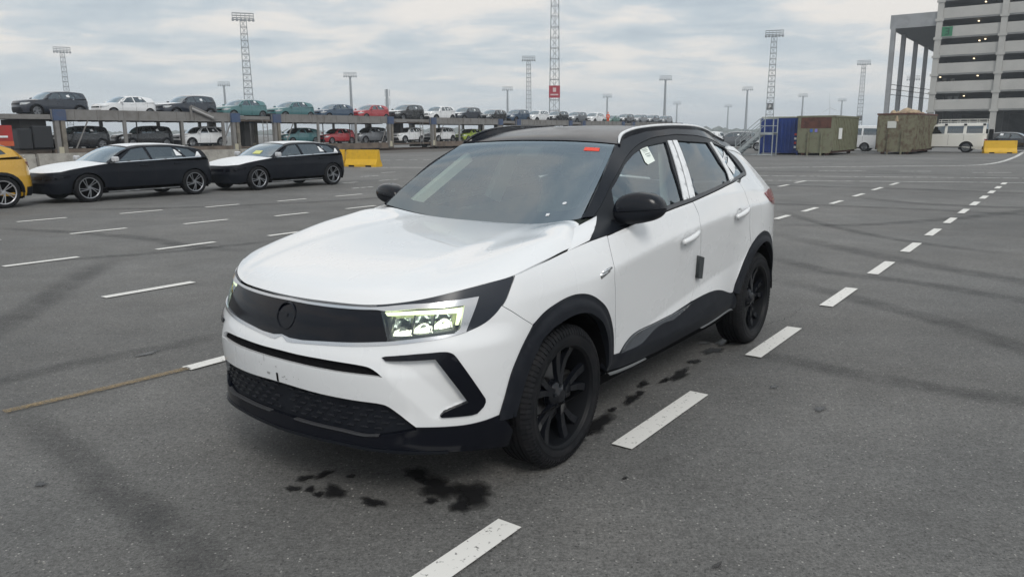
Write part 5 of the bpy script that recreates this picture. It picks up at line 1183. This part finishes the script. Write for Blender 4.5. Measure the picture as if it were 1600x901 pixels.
# ------------------------------------------------------------------ waste containers, stair, barriers
OLIVE = worn('rusty_olive', (.175, .18, .12), (.10, .062, .042), 3.2, .7, 0, .50, .80, .3)
OLIVE2 = worn('rusty_olive_heavy', (.185, .18, .12), (.085, .045, .03), 2.8, .7, 0, .44, .68, .3)
RUST = worn('rust_brown', (.12, .05, .038), (.07, .032, .026), 2.5, .8)
BLUEC = worn('container_blue', (.008, .032, .16), (.012, .04, .20), 1.5, .5)
def container(label, s, n, w, l, h, m, rot=0, rim=None):
    """roll-off container, local x = length away from camera, y = width"""
    t = thing('waste_container', label, 'container', site(s, n), SYAW+rot)
    c = .18; body = MB()
    # tapered front panel with cut lower corners
    fp = [(-w/2+c, .16), (w/2-c, .16), (w/2, .5), (w/2, h), (-w/2, h), (-w/2, .5)]
    MB().prism(fp, 0, 0, .07).build('end_panel', m, t)
    MB().prism(fp, 0, l-.07, l).build('end_panel', m, t)
    for sd in (-1, 1):
        MB().box(.07, l-.07, sd*w/2-.03, sd*w/2+.03, .3, h).build('side_panel', m, t)
        for k in range(int(l/.42)): x = .25+.42*k; MB().box(x, x+.12, sd*(w/2+.03)-(.06 if sd < 0 else 0), sd*(w/2+.03)+(.06 if sd > 0 else 0), .3, h-.08).build('rib', m, t)
        MB().box(-.03, l+.03, sd*w/2-.08, sd*w/2+.08, h, h+.1).build('top_rail', rim or m, t)
        for x in (.2, l-.5): MB().lathe([(0, -.1), (.14, -.1), (.14, .1), (0, .1)], 14, 1, (x, sd*.75, .14)).build('roller', RUST, t)
    for x in (-.03, l-.08): MB().box(x, x+.11, -w/2+.08, w/2-.08, h+.002, h+.1).build('top_rail', rim or m, t)
    for y in (-.42, .42): MB().box(-.09, 0, y-.05, y+.05, 0, h*.62).build('guide_rail', m, t)
    MB().box(.07, l-.07, -w/2+.1, w/2-.1, .16, .3).build('floor', RUST, t)
    return t
c1 = container('olive waste container with a rusty upper edge, next to the blue container', 52.6, 13.95, 2.3, 6.6, 2.45, OLIVE)
MB().box(-.014, -.006, -.95, .95, 1.75, 2.43).build('rust_patch', RUST, c1)
pb = MB().box(.9, 1.75, -1.245, -1.23, 1.05, 1.75).build('paper_sign', mat('paper_white', (.72, .73, .72), .7), c1)
for x, y0, m in ((-.02, .28, mat('tag_blue', (.05, .14, .45), .6)), (-.02, -.02, mat('tag_violet', (.22, .2, .55), .6))): MB().box(-.03, -.022, y0-.10, y0+.06, 1.50, 1.70).build('paint_mark', m, c1)
c2 = container('heavily rusted olive waste container heaped with rubbish, left of the white off-road wagon', 57.6, 10.05, 2.35, 7.5, 2.62, OLIVE2, R(-1.5), RUST)
MB().box(-.03, -.022, .0, .55, 1.75, 2.2).build('paint_mark', mat('tag_white', (.62, .63, .6), .7), c2)
hp = MB(); rn3 = random.Random(9)
for k in range(16):
    x, y = rn3.uniform(.3, 4.5), rn3.uniform(-.9, .9); r = rn3.uniform(.2, .42); hp.lathe([(r, -.2), (r*.9, .15), (r*.5, .3), (0, .36)], 6, 2, (x, y, 2.45+rn3.uniform(-.1, .2)))
hp.lathe([(.75, -.3), (.55, .2), (.25, .42), (0, .5)], 7, 2, (1.2, -.35, 2.6)); o = hp.build('rubbish_heap', worn('cardboard', (.42, .33, .22), (.3, .22, .16), 2, .9)); o['kind'] = 'stuff'; tag(o, 'heap of cardboard rubbish filling the rusted container', 'rubbish'); o.location = c2.location; o.rotation_euler = c2.rotation_euler
c3 = thing('blue_container', 'blue steel container behind the metal stair', 'container', site(53.2, 16.45), SYAW)
MB().box(0, 6, -1.22, 1.22, .12, 2.42).build('body', BLUEC, c3)
for y in (-1.24, 1.24): MB().box(-.05, .1, y-.06, y+.06, .0, 2.46).build('corner_post', BLUEC, c3)
for k in range(8): y = -1.02+.27*k; MB().box(-.045, -.002, y, y+.13, .22, 2.34).build('rib', BLUEC, c3)
MB().box(-.04, 6, -1.26, 1.26, 2.462, 2.54).build('lid', mat('lid_grey', (.42, .44, .40), .7), c3)
for k in range(4): MB().box(-.07, -.052, -1.16, -1.02, .45+.28*k, .59+.28*k).build('hazard_mark', mat('hazard_red', (.5, .06, .05), .6) if k % 2 else FILM, c3)
def stair():
    t = thing('metal_stair', 'galvanised steel stair and platform against the blue container', 'stair', site(51.6, 17.0), SYAW)
    g = worn('stair_zinc', (.42, .46, .47), (.34, .37, .38), 3, .5, .5)
    top = 1.42; yl, yr = 1.75, -.75    # stair climbs towards -y
    for x in (-.45, .45):
        MB().bar((x, yl, .05), (x, .15, top), .05, .2).build('stringer', g, t)
        MB().bar((x, .15, top), (x, yr, top), .05, .16).build('platform_beam', g, t)
        for y in (.1, yr): MB().box(x-.03, x+.03, y-.03, y+.03, 0, top+.98).build('post', g, t)
        for hz in (.5, .95):
            MB().tube((x, yl, .05+hz), (x, .15, top+hz), .022, 5).build('handrail', g, t); MB().tube((x, .15, top+hz), (x, yr, top+hz), .022, 5).build('handrail', g, t)
        for q in (0.02, .5): y = yl+(.15-yl)*q; z = .05+(top-.05)*q; MB().tube((x, y, z), (x, y, z+.95), .022, 5).build('post', g, t)
        MB().tube((x, yl, .04), (x, yr, .04), .03, 5).build('foot_beam', g, t)
    for k in range(7): q = (k+.5)/7; y = yl+(.15-yl)*q; z = .05+(top-.05)*q; MB().box(-.42, .42, y-.12, y+.12, z, z+.03).build('tread', g, t)
    MB().box(-.42, .42, yr, .12, top+.02, top+.07).build('platform', g, t)
    MB().tube((-.45, yr, top+.95), (.45, yr, top+.95), .022, 5).build('handrail', g, t)
stair()
YB = worn('barrier_yellow', (.62, .37, .012), (.50, .29, .02), 4, .6, 0, .5, .7)
CB = worn('barrier_concrete', (.36, .345, .315), (.25, .24, .22), 2.5, .85)
def barrier(label, loc, rz, l, h, m, name='road_barrier', group=None):
    prof = [(-.30, 0), (-.30, .10), (-.14, .36), (-.085, h), (.085, h), (.14, .36), (.30, .10), (.30, 0)]
    mb = MB(); n = len(prof); v = []
    for x, k in ((-l/2, 1), (-l/2+.06, 1), (l/2-.06, 1), (l/2, 1)):
        for y, z in prof: v.append((x, y*(1 if abs(x) < l/2 else .94), z*(1 if abs(x) < l/2 else .985)))
    f = [tuple(range(n))[::-1], tuple(range(3*n, 4*n))]
    for q in range(3): f += [(q*n+i, q*n+(i+1) % n, (q+1)*n+(i+1) % n, (q+1)*n+i) for i in range(n)]
    mb.add(v, f)
    o = mb.build(name, m)
    for x in (-l*.27, l*.27):
        for sy in (-1, 1): MB().box(x-.16, x+.16, sy*.296-.006, sy*.296+.006, .0, .075).build('lift_slot', SHADOWB, o)
    o.location = loc; o.rotation_euler = (0, 0, rz); return tag(o, label, 'barrier', group)
barrier('yellow road barrier just behind the rear of the right black car', (-7.15, 37.15, 0), R(-24), 1.8, .80, YB)
barrier('yellow road barrier half hidden behind the right black car', (-8.95, 38.1, 0), R(-16), 1.6, .80, YB)
barrier('yellow road barrier in front of the dark car at the right edge', site(63.0, 4.35), SYAW+math.pi/2+.35, 2.0, .86, YB)
for k, (s, lb) in enumerate(((10.2, 'pale concrete barrier block seen between the orange car and the left black car'), (12.75, 'concrete barrier block behind the bonnet of the left black car'), (15.3, 'concrete barrier block hidden behind the left black car'), (18.0, 'pale concrete barrier block showing between the two black cars'), (20.6, 'concrete barrier block behind the windscreen of the right black car'))):
    barrier(lb, site(s, 28.3), SYAW, 2.45, .95, CB, 'concrete_barrier', 'concrete blocks in front of the train')
# ------------------------------------------------------------------ car transport train
WAG = worn('wagon_grey', (.21, .205, .20), (.13, .12, .11), 1.2, .7, 0, .45, .75); WAGB = worn('wagon_brown', (.16, .125, .10), (.10, .08, .065), 1.5, .8); WAGBLUE = worn('wagon_blue', (.05, .085, .17), (.07, .09, .15), 2, .6); BOGIE = mat('bogie_black', (.02, .02, .021), .8)
TRA = SYAW+math.atan(.07); TO = site(0, 48.6)
def tr(t, w=0, z=0): return Vector((TO.x+t*math.cos(TRA)-w*math.sin(TRA), TO.y+t*math.sin(TRA)+w*math.cos(TRA), z))
bed = setting(obj('track_bed', [tr(-60, -7.5, .004)[:], tr(260, -7.5, .004)[:], tr(260, 9, .004)[:], tr(-60, 9, .004)[:]], [(0, 1, 2, 3)], worn('ballast', (.075, .07, .065), (.12, .11, .10), 6, .95, 0, .3, .7)))
for w in (.68, 2.12):
    for k in range(8): MB().box(-20.0, 19.98, -.035, .035, .0, .14).build('rail', mat('rail_rust', (.12, .08, .06), .6, .5), bed).matrix_local = Matrix.Translation(tr(-20+40*k, w, .006))@Matrix.Rotation(TRA, 4, 'Z')
def wagon(label, t0, t1, first=False, posts=()):
    L_ = t1-t0; t = thing('car_wagon', label, 'train wagon', tr(t0), TRA, 'double deck car transport wagons')
    W_ = 2.8
    MB().box(-.6, L_+.6, .15, W_-.15, 2.52, 2.66).build('upper_deck', WAGB, t); MB().box(0, L_, .1, W_-.1, .50, .64).build('lower_deck', WAGB, t)
    for y0, y1 in ((0, .07), (W_-.07, W_)):
        n = max(2, round(L_/4.2)); seg = L_/n
        for k in range(n): MB().box(seg*k+.01, seg*(k+1)-.01, y0, y1, 2.46, 3.04).build('guard_panel', WAG, t)
        for k in range(int(L_/1.4)+1):
            x = min(1.4*k, L_-.08); MB().box(x, x+.08, y0-.05 if y0 == 0 else y1, y0 if y0 == 0 else y1+.05, 2.44, 3.06).build('guard_rib', WAG, t)
        MB().box(0, L_, y0+.002, y1+.05, 3.042, 3.10).build('guard_rail', WAG, t)
        MB().box(0, L_, y0, y1, .22, .72).build('sole_bar', WAGB, t)
        for x in posts: MB().box(x-.11, x+.11, y0+.01, y1+.05, .72, 2.455).build('post', WAG, t)
        for x in (.45, L_-.45):
            for q, m in ((-.26, WAG), (.10, worn('post_tan', (.21, .19, .16), (.13, .12, .10), 2, .8))):
                MB().box(x+q-.10, x+q+.15, y0-.16, y1+.06, .30, 2.42).build('end_post', m, t)
            MB().box(x-.42, x+.34, y0-.18, y1+.08, 2.42, 3.08).build('post_head', WAGBLUE, t)
            MB().box(x-.30, x-.02, y0-.20, y0-.162, .35, .85).build('placard', mat('placard_cream', (.46, .43, .33), .8), t)
    for x in (2.6, L_-2.6):
        bo = MB().box(x-1.25, x+1.25, .35, W_-.35, .30, .48).build('bogie', BOGIE, t)
        for dx in (-.9, .9):
            for y in (.62, 2.18): MB().lathe([(0, -.07), (.40, -.07), (.44, .07), (0, .07)], 18, 1, (x+dx, y, .44)).build('bogie_wheel', BOGIE, bo)
        MB().box(x-.5, x+.5, .2, .5, .2, .42).build('spring_box', BOGIE, bo)
    for k in range(int(L_/3.2)):
        x = 3.9+3.2*k
        if x < L_-4.2: MB().box(x, x+1.1, .25, .75, .12, .46, .03).build('underframe_box', BOGIE, t); MB().box(x+1.5, x+1.56, .02, .08, .72, 2.46).build('stay', BOGIE, t)
    for x in (1.3, L_-1.7): MB().bar((x, .03, .74), (x+.9, .03, 2.44), .06, .06).build('brace', WAG, t)
    for k in range(int(L_/.9)): MB().box(.3+.9*k, .42+.9*k, .12, W_-.12, 2.40, 2.518).build('cross_bearer', BOGIE, t)
    return t
wagon('wagon at the left end of the train, behind the two black cars', 21.5, 35.2, True, (4.6, 8.8, 12.2))
wagon('train wagon above the yellow barriers, red and teal cars on it', 38.2, 52.6, False, (4.9, 9.4))
wagon('train wagon with a white and a lime green car on its lower deck', 58.2, 71.5, False, (5, 9.5))
wagon('train wagon behind the crossover roof, left of the red signed tower foot', 74.5, 88.5); wagon('train wagon under the white and grey cars right of the red signed tower', 91.5, 105.5); wagon('farthest train wagon, ending above the crossover roof rail', 108.5, 131)
def linkdeck(label, t0, t1, extra=False):
    t = thing('wagon_coupling', label, 'wagon platform', tr(t0), TRA, 'platforms between the wagons'); L_ = t1-t0
    MB().box(0, L_, .2, 2.6, 2.52, 2.63).build('upper_deck', WAGB, t); MB().box(0, L_, .2, 2.6, .52, .62).build('lower_deck', WAGB, t); MB().box(.05, L_-.05, .1, .16, 2.64, 2.90).build('guard_panel', WAG, t)
    MB().box(L_*.35, L_*.35+.5, .9, 1.9, .62, 2.5).build('support_frame', BOGIE, t)
    for x in (L_*.72, L_*.72+.42): MB().box(x-.025, x+.025, .02, .06, .5, 2.6).build('ladder_side', WAG, t)
    for k in range(7): MB().box(L_*.72, L_*.72+.42, .025, .055, .75+.26*k, .78+.26*k).build('ladder_rung', WAG, t)
    MB().box(-.3, L_+.3, 1.2, 1.5, .45, .58).build('drawbar', BOGIE, t)
linkdeck('open platform with a ladder between the first two wagons', 35.25, 38.15); linkdeck('open coupling platform right of the red car', 52.65, 58.15); linkdeck('coupling platform left of the red signed tower', 71.55, 74.45); linkdeck('coupling platform right of the red signed tower', 88.55, 91.45); linkdeck('coupling platform under the person in orange', 105.55, 108.45)
e_ = thing('wagon_end_platform', 'overhanging end platform of the train at the far left with dark buffer cabinets', 'wagon platform', tr(18.9), TRA)
MB().box(0, 2.55, .0, 2.8, 2.50, 2.78).build('upper_deck', WAG, e_); MB().box(.9, 2.4, .3, 2.5, .7, 2.48).build('support_frame', BOGIE, e_); MB().box(.5, 1.3, -.15, .55, .75, 1.95, .05).build('buffer_cabinet', mat('cabinet_black', (.018, .02, .024), .5), e_); MB().box(1.4, 2.5, -.1, .5, .8, 2.1, .05).build('buffer_cabinet', mat('cabinet_black', (.018, .02, .024), .5), e_); MB().box(.2, 2.5, .2, 2.6, .42, .7).build('lower_deck', WAGB, e_)
r_ = thing('folded_ramp', 'grey folded loading ramp leaning over the guard rail of the first wagon', 'ramp', tr(31.0, -.12), TRA)
MB().bar((0, 0, 3.42), (1.9, 0, 2.72), .10, .32).build('ramp_plate', WAG, r_); MB().box(-.08, .06, -.05, .05, 2.5, 3.5).build('ramp_post', WAG, r_); MB().bar((.05, -.07, 3.36), (1.75, -.07, 2.74), .03, .10).build('ramp_edge', mat('ramp_light', (.45, .45, .45), .6), r_)
# ------------------------------------------------------------------ cars around the yard
C_ = dict(navy=paint('p_navy', (.010, .016, .030), .3), white=WHITE, teal=paint('p_teal', (.045, .15, .165), .3), teal2=paint('p_teal_grey', (.06, .17, .18), .3), blue=paint('p_blue', (.022, .055, .105), .3), red=paint('p_red', (.36, .02, .03), .3), black=paint('p_black', (.007, .008, .011), .25), grey=paint('p_grey', (.12, .13, .145), .3), lime=paint('p_lime', (.30, .40, .03), .35), cream=paint('p_cream', (.74, .73, .68), .35), green=paint('p_green', (.03, .13, .10), .3), matt=worn('wrap_black', (.006, .008, .013), (.009, .011, .016), 2, .34), filmw=FILM, orange=paint('p_orange', (.58, .33, .03), .25))
C_['matt'].node_tree.nodes['Principled BSDF'].inputs['Specular IOR Level'].default_value = .22
suv, Wsuv, Tsuv, _ = generic('suv', SUV, .14); hat, What, That, _h = generic('hatchback', HATCH, .14)
# white transport papers stuck in the windows
for W_, r_ in ((Wsuv, suv), (What, hat)):
    u = float(W_.u_of_x(-1.9)); panel('window_paper', W_, [(u, 1.2), (u+.2, 1.2), (u+.16, 1.36), (u-.02, 1.32)], FILM, r_, -.008, 0, .3, .3, 'LR')
used = {}
def place(proto, name, label, loc, rz, body, bonnet=None, roof=None, group=None, cat='car', sc=1.0, mir=None):
    first = proto.name not in used
    o = proto if first else copy_tree(proto); used[proto.name] = 1
    o.location = loc; o.rotation_euler = (0, 0, rz); o.scale = (sc, sc, sc); tag(o, label, cat, group); set_paint(o, body, bonnet, roof, mir); o.name = name
    return o
GU = 'cars on the upper deck of the train'; GL = 'cars on the lower deck of the train'
UP = [(19.61, 24.02, suv, 'navy', None, 'dark navy SUV at the left end of the upper deck'), (24.43, 28.68, hat, 'white', None, 'white hatchback second on the upper deck, after the dark SUV'), (28.87, 33.54, suv, 'navy', 'white', 'dark SUV with white bonnet film left of the first teal hatchback'), (33.54, 38.39, hat, 'teal2', None, 'teal hatchback on the upper deck under the tall lattice mast'), (38.39, 43.47, hat, 'teal', None, 'second teal hatchback, left of the blue hatchback'), (43.61, 47.91, hat, 'blue', None, 'blue hatchback between the teal and the red one on the upper deck'), (48.16, 52.62, hat, 'red', None, 'red hatchback on the upper deck'), (52.8, 58.31, suv, 'black', 'white', 'dark SUV with white bonnet film right of the red hatchback'), (58.31, 63.18, suv, 'white', None, 'white SUV on the upper deck right of the dark one with white bonnet'), (63.18, 68.09, suv, 'navy', 'white', 'dark SUV with white bonnet, right of the white SUV on the upper deck'), (68.21, 73.93, hat, 'black', None, 'black hatchback on the upper deck below the small floodlight pole'), (73.65, 78.77, suv, 'blue', None, 'dark blue SUV on the upper deck at the foot of the slim mast'), (78.62, 83.56, suv, 'white', None, 'white SUV on the upper deck just left of the red signed tower'), (83.56, 89.15, suv, 'black', 'white', 'dark SUV with white bonnet at the foot of the red signed tower'), (88.78, 94.88, suv, 'grey', 'white', 'grey SUV with white bonnet right of the red signed tower'), (94.88, 99.87, suv, 'white', None, 'white SUV left of the person in orange'), (101.4, 105.25, hat, 'green', None, 'green hatchback right of the person in orange'), (105.49, 111.09, suv, 'black', 'white', 'dark SUV with white bonnet, fourth car from the right end of the train'), (111.09, 116.34, suv, 'grey', 'white', 'grey SUV with white bonnet, third car from the right end of the train'), (116.34, 121.7, suv, 'navy', 'white', 'dark SUV with white bonnet, second car from the right end of the train'), (121.99, 128.07, suv, 'grey', None, 'plain dark grey SUV at the right end of the train')]
def on_train(t0, t1, w, z, proto, body, bon, label, g):
    sp = SUV if proto is suv else HATCH; ln = sp['fx']+sp['wb']+sp['ro']; sc = min(1.06, max(.95, (t1-t0-.2)/ln)); tc = (t0+t1)/2+.45-ln/2*sc+sp['fx']*sc
    place(proto, 'suv' if proto is suv else 'hatchback', label, tr(tc, w, z), TRA+math.pi, C_[body], C_[bon] if bon else None, None, g, 'car', sc)
for t0, t1, pr, b, bn, lb in UP: on_train(t0, t1, 1.4, 2.664, pr, b, bn, lb, GU)
LOW = [(21.0, 25.2, suv, 'black', None, 'black SUV at the left end of the lower deck, half hidden by the end post'), (25.5, 29.8, suv, 'black', None, 'black SUV on the lower deck above the roof of the left black car'), (30.1, 34.2, suv, 'white', None, 'white SUV on the lower deck between the two black cars'), (39.4, 43.6, hat, 'teal', None, 'teal hatchback on the lower deck'), (43.9, 47.9, hat, 'red', None, 'red hatchback on the lower deck'), (48.1, 52.2, suv, 'grey', None, 'dark grey SUV on the lower deck next to the wagon end'), (58.9, 63.1, suv, 'white', None, 'white SUV on the lower deck left of the lime hatchback'), (53.6, 57.8, suv, 'white', None, 'white SUV in the gap between two wagons on the lower deck'), (64.3, 68.3, hat, 'lime', None, 'lime green hatchback on the lower deck beside the windscreen edge')]
for t0, t1, pr, b, bn, lb in LOW: on_train(t0, t1, 1.4, .645, pr, b, bn, lb, GL)
# black hatchbacks with white film, and the orange car, in the near row
kh, Wk, Tk, Hk = generic('estate_hatchback', KHATCH, .06)
for sd, md in ((1, 'L'), (-1, 'R')):
    ux = lambda x: float(Wk.u_of_x(x))
    be = [(x, float(np.interp(x, [-3.2, -2.4, -1.2, -.3], [.98, .955, .915, .885]))) for x in np.linspace(-.55, -2.98, 12)]
    panel('waist_strip', Wk, [(ux(x), z+.004) for x, z in be]+[(ux(x), z+.026) for x, z in be[::-1]], CHROME, kh, .006, .01, .1, .05, md)
    panel('quarter_film', Wk, [(ux(-2.80), 1.0), (ux(-2.99), .995), (ux(-2.95), 1.12), (ux(-2.90), 1.12)], FILM, kh, .006, 0, .1, .05, md)
    panel('window_paper', Wk, [(ux(-2.28), 1.04), (ux(-2.45), 1.04), (ux(-2.44), 1.17), (ux(-2.27), 1.2)], FILM, kh, -.008, 0, .1, .1, md)
    panel('sill_chrome', Wk, [(ux(-.45), .235), (ux(-2.3), .245), (ux(-2.3), .215), (ux(-.45), .205)], mat('sill_satin', (.25, .26, .27), .4, .5), kh, .010, .01, .1, .05, md)
panel('roof_film', Tk, [(-.80, 1.02), (.80, 1.02), (.80, 1.80), (-.80, 1.80)], FILM, kh, .004, .004, .2, .1, 'N')
panel('mirror_film', Wk, [(0, 0), (.01, 0), (0, .01)], FILM, kh, -.3, 0) if False else None
GK = 'black cars with white film parked in the near row'
mf = paint('mirror_silver', (.5, .51, .53), .3)
b1 = place(kh, 'estate_hatchback', 'left of the two black cars with white film on bonnet and roof', site(8.72, 19.72), YAW, C_['matt'], FILM, C_['matt'], GK, mir=mf)
b2 = copy_tree(kh); b2.location = site(13.35, 19.60); tag(b2, 'right of the two black cars with white film, yellow paper in its windscreen', 'car', GK); b2.name = 'estate_hatchback'
panel('yellow_paper', Tk, [(.05, .18), (.42, .18), (.42, .40), (.05, .40)], mat('paper_yellow', (.60, .62, .22), .7), b2, .004, 0, .2, .2, 'N')
og, Wo, To_, _ = generic('orange_hatchback', dict(SUV, rim=mat('rim_pale', (.5, .5, .52), .3, .8), swirl=True, rimr=.255, wr=.345, roof=[(-1.0, 1.47), (-1.5, 1.53), (-2.1, 1.53), (-2.6, 1.46), (-3.0, 1.34)], wb=2.68, ro=.78), .07)
place(og, 'orange_hatchback', 'orange car cut off by the left edge of the picture', site(4.22, 19.70), YAW, C_['orange'], None, GLOSSB, None)
# off-road wagon, vans and cars by the containers
bx, Wb, Tb, _ = generic('off_road_wagon', BOXSUV, .12); vn, Wv, Tv, _ = generic('van', VAN, .12)
HN = SYAW+math.pi/2
cr = place(bx, 'off_road_wagon', 'cream white boxy off-road wagon with a roof rack, in front of the car park', site(64.5, 9.45), HN, C_['cream'], None, None, None)
rk = worn('rack_white', (.6, .6, .57), (.5, .5, .48), 3, .5)
for y in (-.66, .66):
    for z in (2.17, 2.33): MB().tube((-1.1, y, z), (-4.1, y, z), .022, 5).build('rack_rail', rk, cr)
    for x in np.linspace(-1.1, -4.1, 6): MB().tube((x, y, 2.02), (x, y, 2.33), .02, 5).build('rack_post', rk, cr)
for x in np.linspace(-1.1, -4.1, 9): MB().tube((x, -.66, 2.17), (x, .66, 2.17), .018, 5).build('rack_slat', rk, cr)
for x in (-1.62, -2.82, -3.99): MB().box(x-.09, x+.09, .80, .86, 1.9, 2.03).build('rack_bracket', PLASTIC, cr)
MB().box(-4.50, -4.25, -.35, .35, .95, 1.65, .05).build('spare_wheel', RUBBER, cr)
place(vn, 'van', 'white van between the two olive waste containers', site(66.0, 16.1), HN, WHITE, None, None, None, 'van')
v2 = copy_tree(vn); v2.location = site(64.0, 21.3); tag(v2, 'white van half hidden left of the blue container', 'van'); v2.name = 'van'
v3 = copy_tree(vn); v3.location = site(80.0, 2.6); v3.rotation_euler = (0, 0, HN); tag(v3, 'white van behind the dark car at the right edge', 'van'); v3.name = 'van'
for pr, s, n, rz, c, lb, nm in ((hat, 67.5, 2.6, HN+math.pi, 'black', 'dark car behind the yellow barrier at the right edge', 'hatchback'), (suv, 73, 28.2, HN, 'grey', 'dark grey SUV seen over the crossover rear window', 'suv'), (suv, 78, 33.2, HN, 'white', 'white SUV behind the dark grey one above the crossover roof', 'suv'), (suv, 96, 27, HN, 'navy', 'dark SUV far behind the container stair', 'suv')):
    o = place(pr, nm, lb, site(s, n), rz, C_[c], None, None, None, 'car', 1.0)
# red lorry at the left edge behind the orange car
t = thing('red_lorry', 'red lorry trailer at the left edge behind the orange car', 'lorry', site(13.0, 36.5), SYAW)
MB().box(-3.5, 1.0, 0, 2.5, 1.32, 1.98).build('trailer_box', worn('lorry_red', (.38, .03, .03), (.30, .04, .03), 2, .5), t); MB().box(-3.5, 1.01, -.01, 2.51, 1.12, 1.318).build('trailer_skirt', mat('lorry_orange', (.50, .10, .04), .5), t)
for x, z in ((.4, 1.5), (-.9, 1.62), (-.1, 1.38)): MB().box(x-.4, x+.4, -.03, -.012, z-.03, z+.05).build('stripe', FILM, t)
MB().box(-3.4, .9, .1, 2.4, .7, 1.118).build('chassis', mat('chassis_grey', (.25, .27, .30), .6), t)
for x in (-2.6, -1.3, .3):
    for y in (.25, 2.25): MB().lathe([(0, -.14), (.42, -.14), (.48, 0), (.42, .14), (0, .14)], 18, 1, (x, y, .48)).build('wheel', RUBBER, t)
# ------------------------------------------------------------------ worker on the train
def skinned(name, joints, bones, m, par=None, sub=2):
    me = bpy.data.meshes.new(name); me.from_pydata([j[:3] for j in joints], bones, []); o = bpy.data.objects.new(name, me); COL.objects.link(o)
    md = o.modifiers.new('skin', 'SKIN'); md.use_smooth_shade = True
    for i, j in enumerate(joints): me.skin_vertices[0].data[i].radius = (j[3], j[4] if len(j) > 4 else j[3])
    me.skin_vertices[0].data[0].use_root = True
    o.modifiers.new('sub', 'SUBSURF').levels = sub; o.modifiers['sub'].render_levels = sub
    me.materials.append(m)
    if par: o.parent = par
    return o
def worker():
    w = thing('person', 'person in orange work clothes standing on the upper deck of the train', 'person', tr(100.6, -.0, 2.664) if False else tr(100.45, .35, 2.664), TRA+math.pi/2+math.pi)
    org = mat('hi_vis_orange', (.80, .10, .02), .7); skin_ = mat('skin_tone', (.42, .24, .17), .6)
    J = [(0, 0, .93, .15, .11), (0, 0, 1.12, .14, .10), (0, 0, 1.36, .17, .11), (0, 0, 1.47, .07, .06), (.17, 0, 1.40, .07), (.24, .02, 1.12, .055), (.22, -.08, .88, .045), (-.17, 0, 1.40, .07), (-.25, .02, 1.12, .055), (-.22, -.08, .88, .045), (.095, 0, .86, .095), (.11, .02, .48, .07), (.11, .05, .10, .055), (-.095, 0, .86, .095), (-.12, -.02, .48, .07), (-.13, 0, .10, .055)]
    B = [(0, 1), (1, 2), (2, 3), (2, 4), (4, 5), (5, 6), (2, 7), (7, 8), (8, 9), (0, 10), (10, 11), (11, 12), (0, 13), (13, 14), (14, 15)]
    skinned('body', J, B, org, w)
    skinned('head', [(0, 0, 1.50, .05), (0, -.01, 1.58, .085, .095), (0, -.01, 1.66, .09, .10), (0, 0, 1.72, .07)], [(0, 1), (1, 2), (2, 3)], skin_, w)
    MB().lathe([(.115, 0), (.112, .05), (.08, .10), (0, .125)], 14, 2, (0, 0, 1.66)).build('hard_hat', mat('hat_orange', (.7, .12, .02), .5), w, True)
    for x, y in ((.11, .05), (-.13, 0)): MB().box(x-.055, x+.055, y-.20, y+.07, 0, .11, .03).build('boot', RUBBER, w)
    for sx in (.22, -.22):
        h = MB(); h.box(sx-.02, sx+.02, -.13, -.05, .76, .86, .012)
        for k in range(4): h.tube((sx, -.125+.02*k, .77), (sx*.98, -.135+.02*k, .69+.005*abs(k-1.5)), .009, 5)
        h.tube((sx, -.05, .83), (sx*.96, -.045+.0, .75), .010, 5); h.build('hand', skin_, w)
    for z in (1.06, 1.2): MB().lathe([(.172, 0), (.174, .05)], 16, 2, (0, 0, z)).build('reflective_band', mat('reflective', (.7, .72, .7), .3), w).scale = (1, .8, 1)
worker()
main_car()

# ------------------------------------------------------------------ thin damp air over the yard
hz = MB().box(-3300, 3300, -3300, 3300, -1, 44).build('haze', None); setting(hz, 'stuff')
hm = bpy.data.materials.new('haze_air'); hm.use_nodes = True; nt = hm.node_tree; nt.nodes.clear()
pv = N(nt, 'ShaderNodeVolumePrincipled'); pv.inputs['Color'].default_value = (.88, .94, 1, 1); pv.inputs['Density'].default_value = .0006; pv.inputs['Anisotropy'].default_value = .2
nt.links.new(pv.outputs[0], N(nt, 'ShaderNodeOutputMaterial').inputs['Volume']); hz.data.materials.append(hm)
SC.cycles.volume_bounces = 2
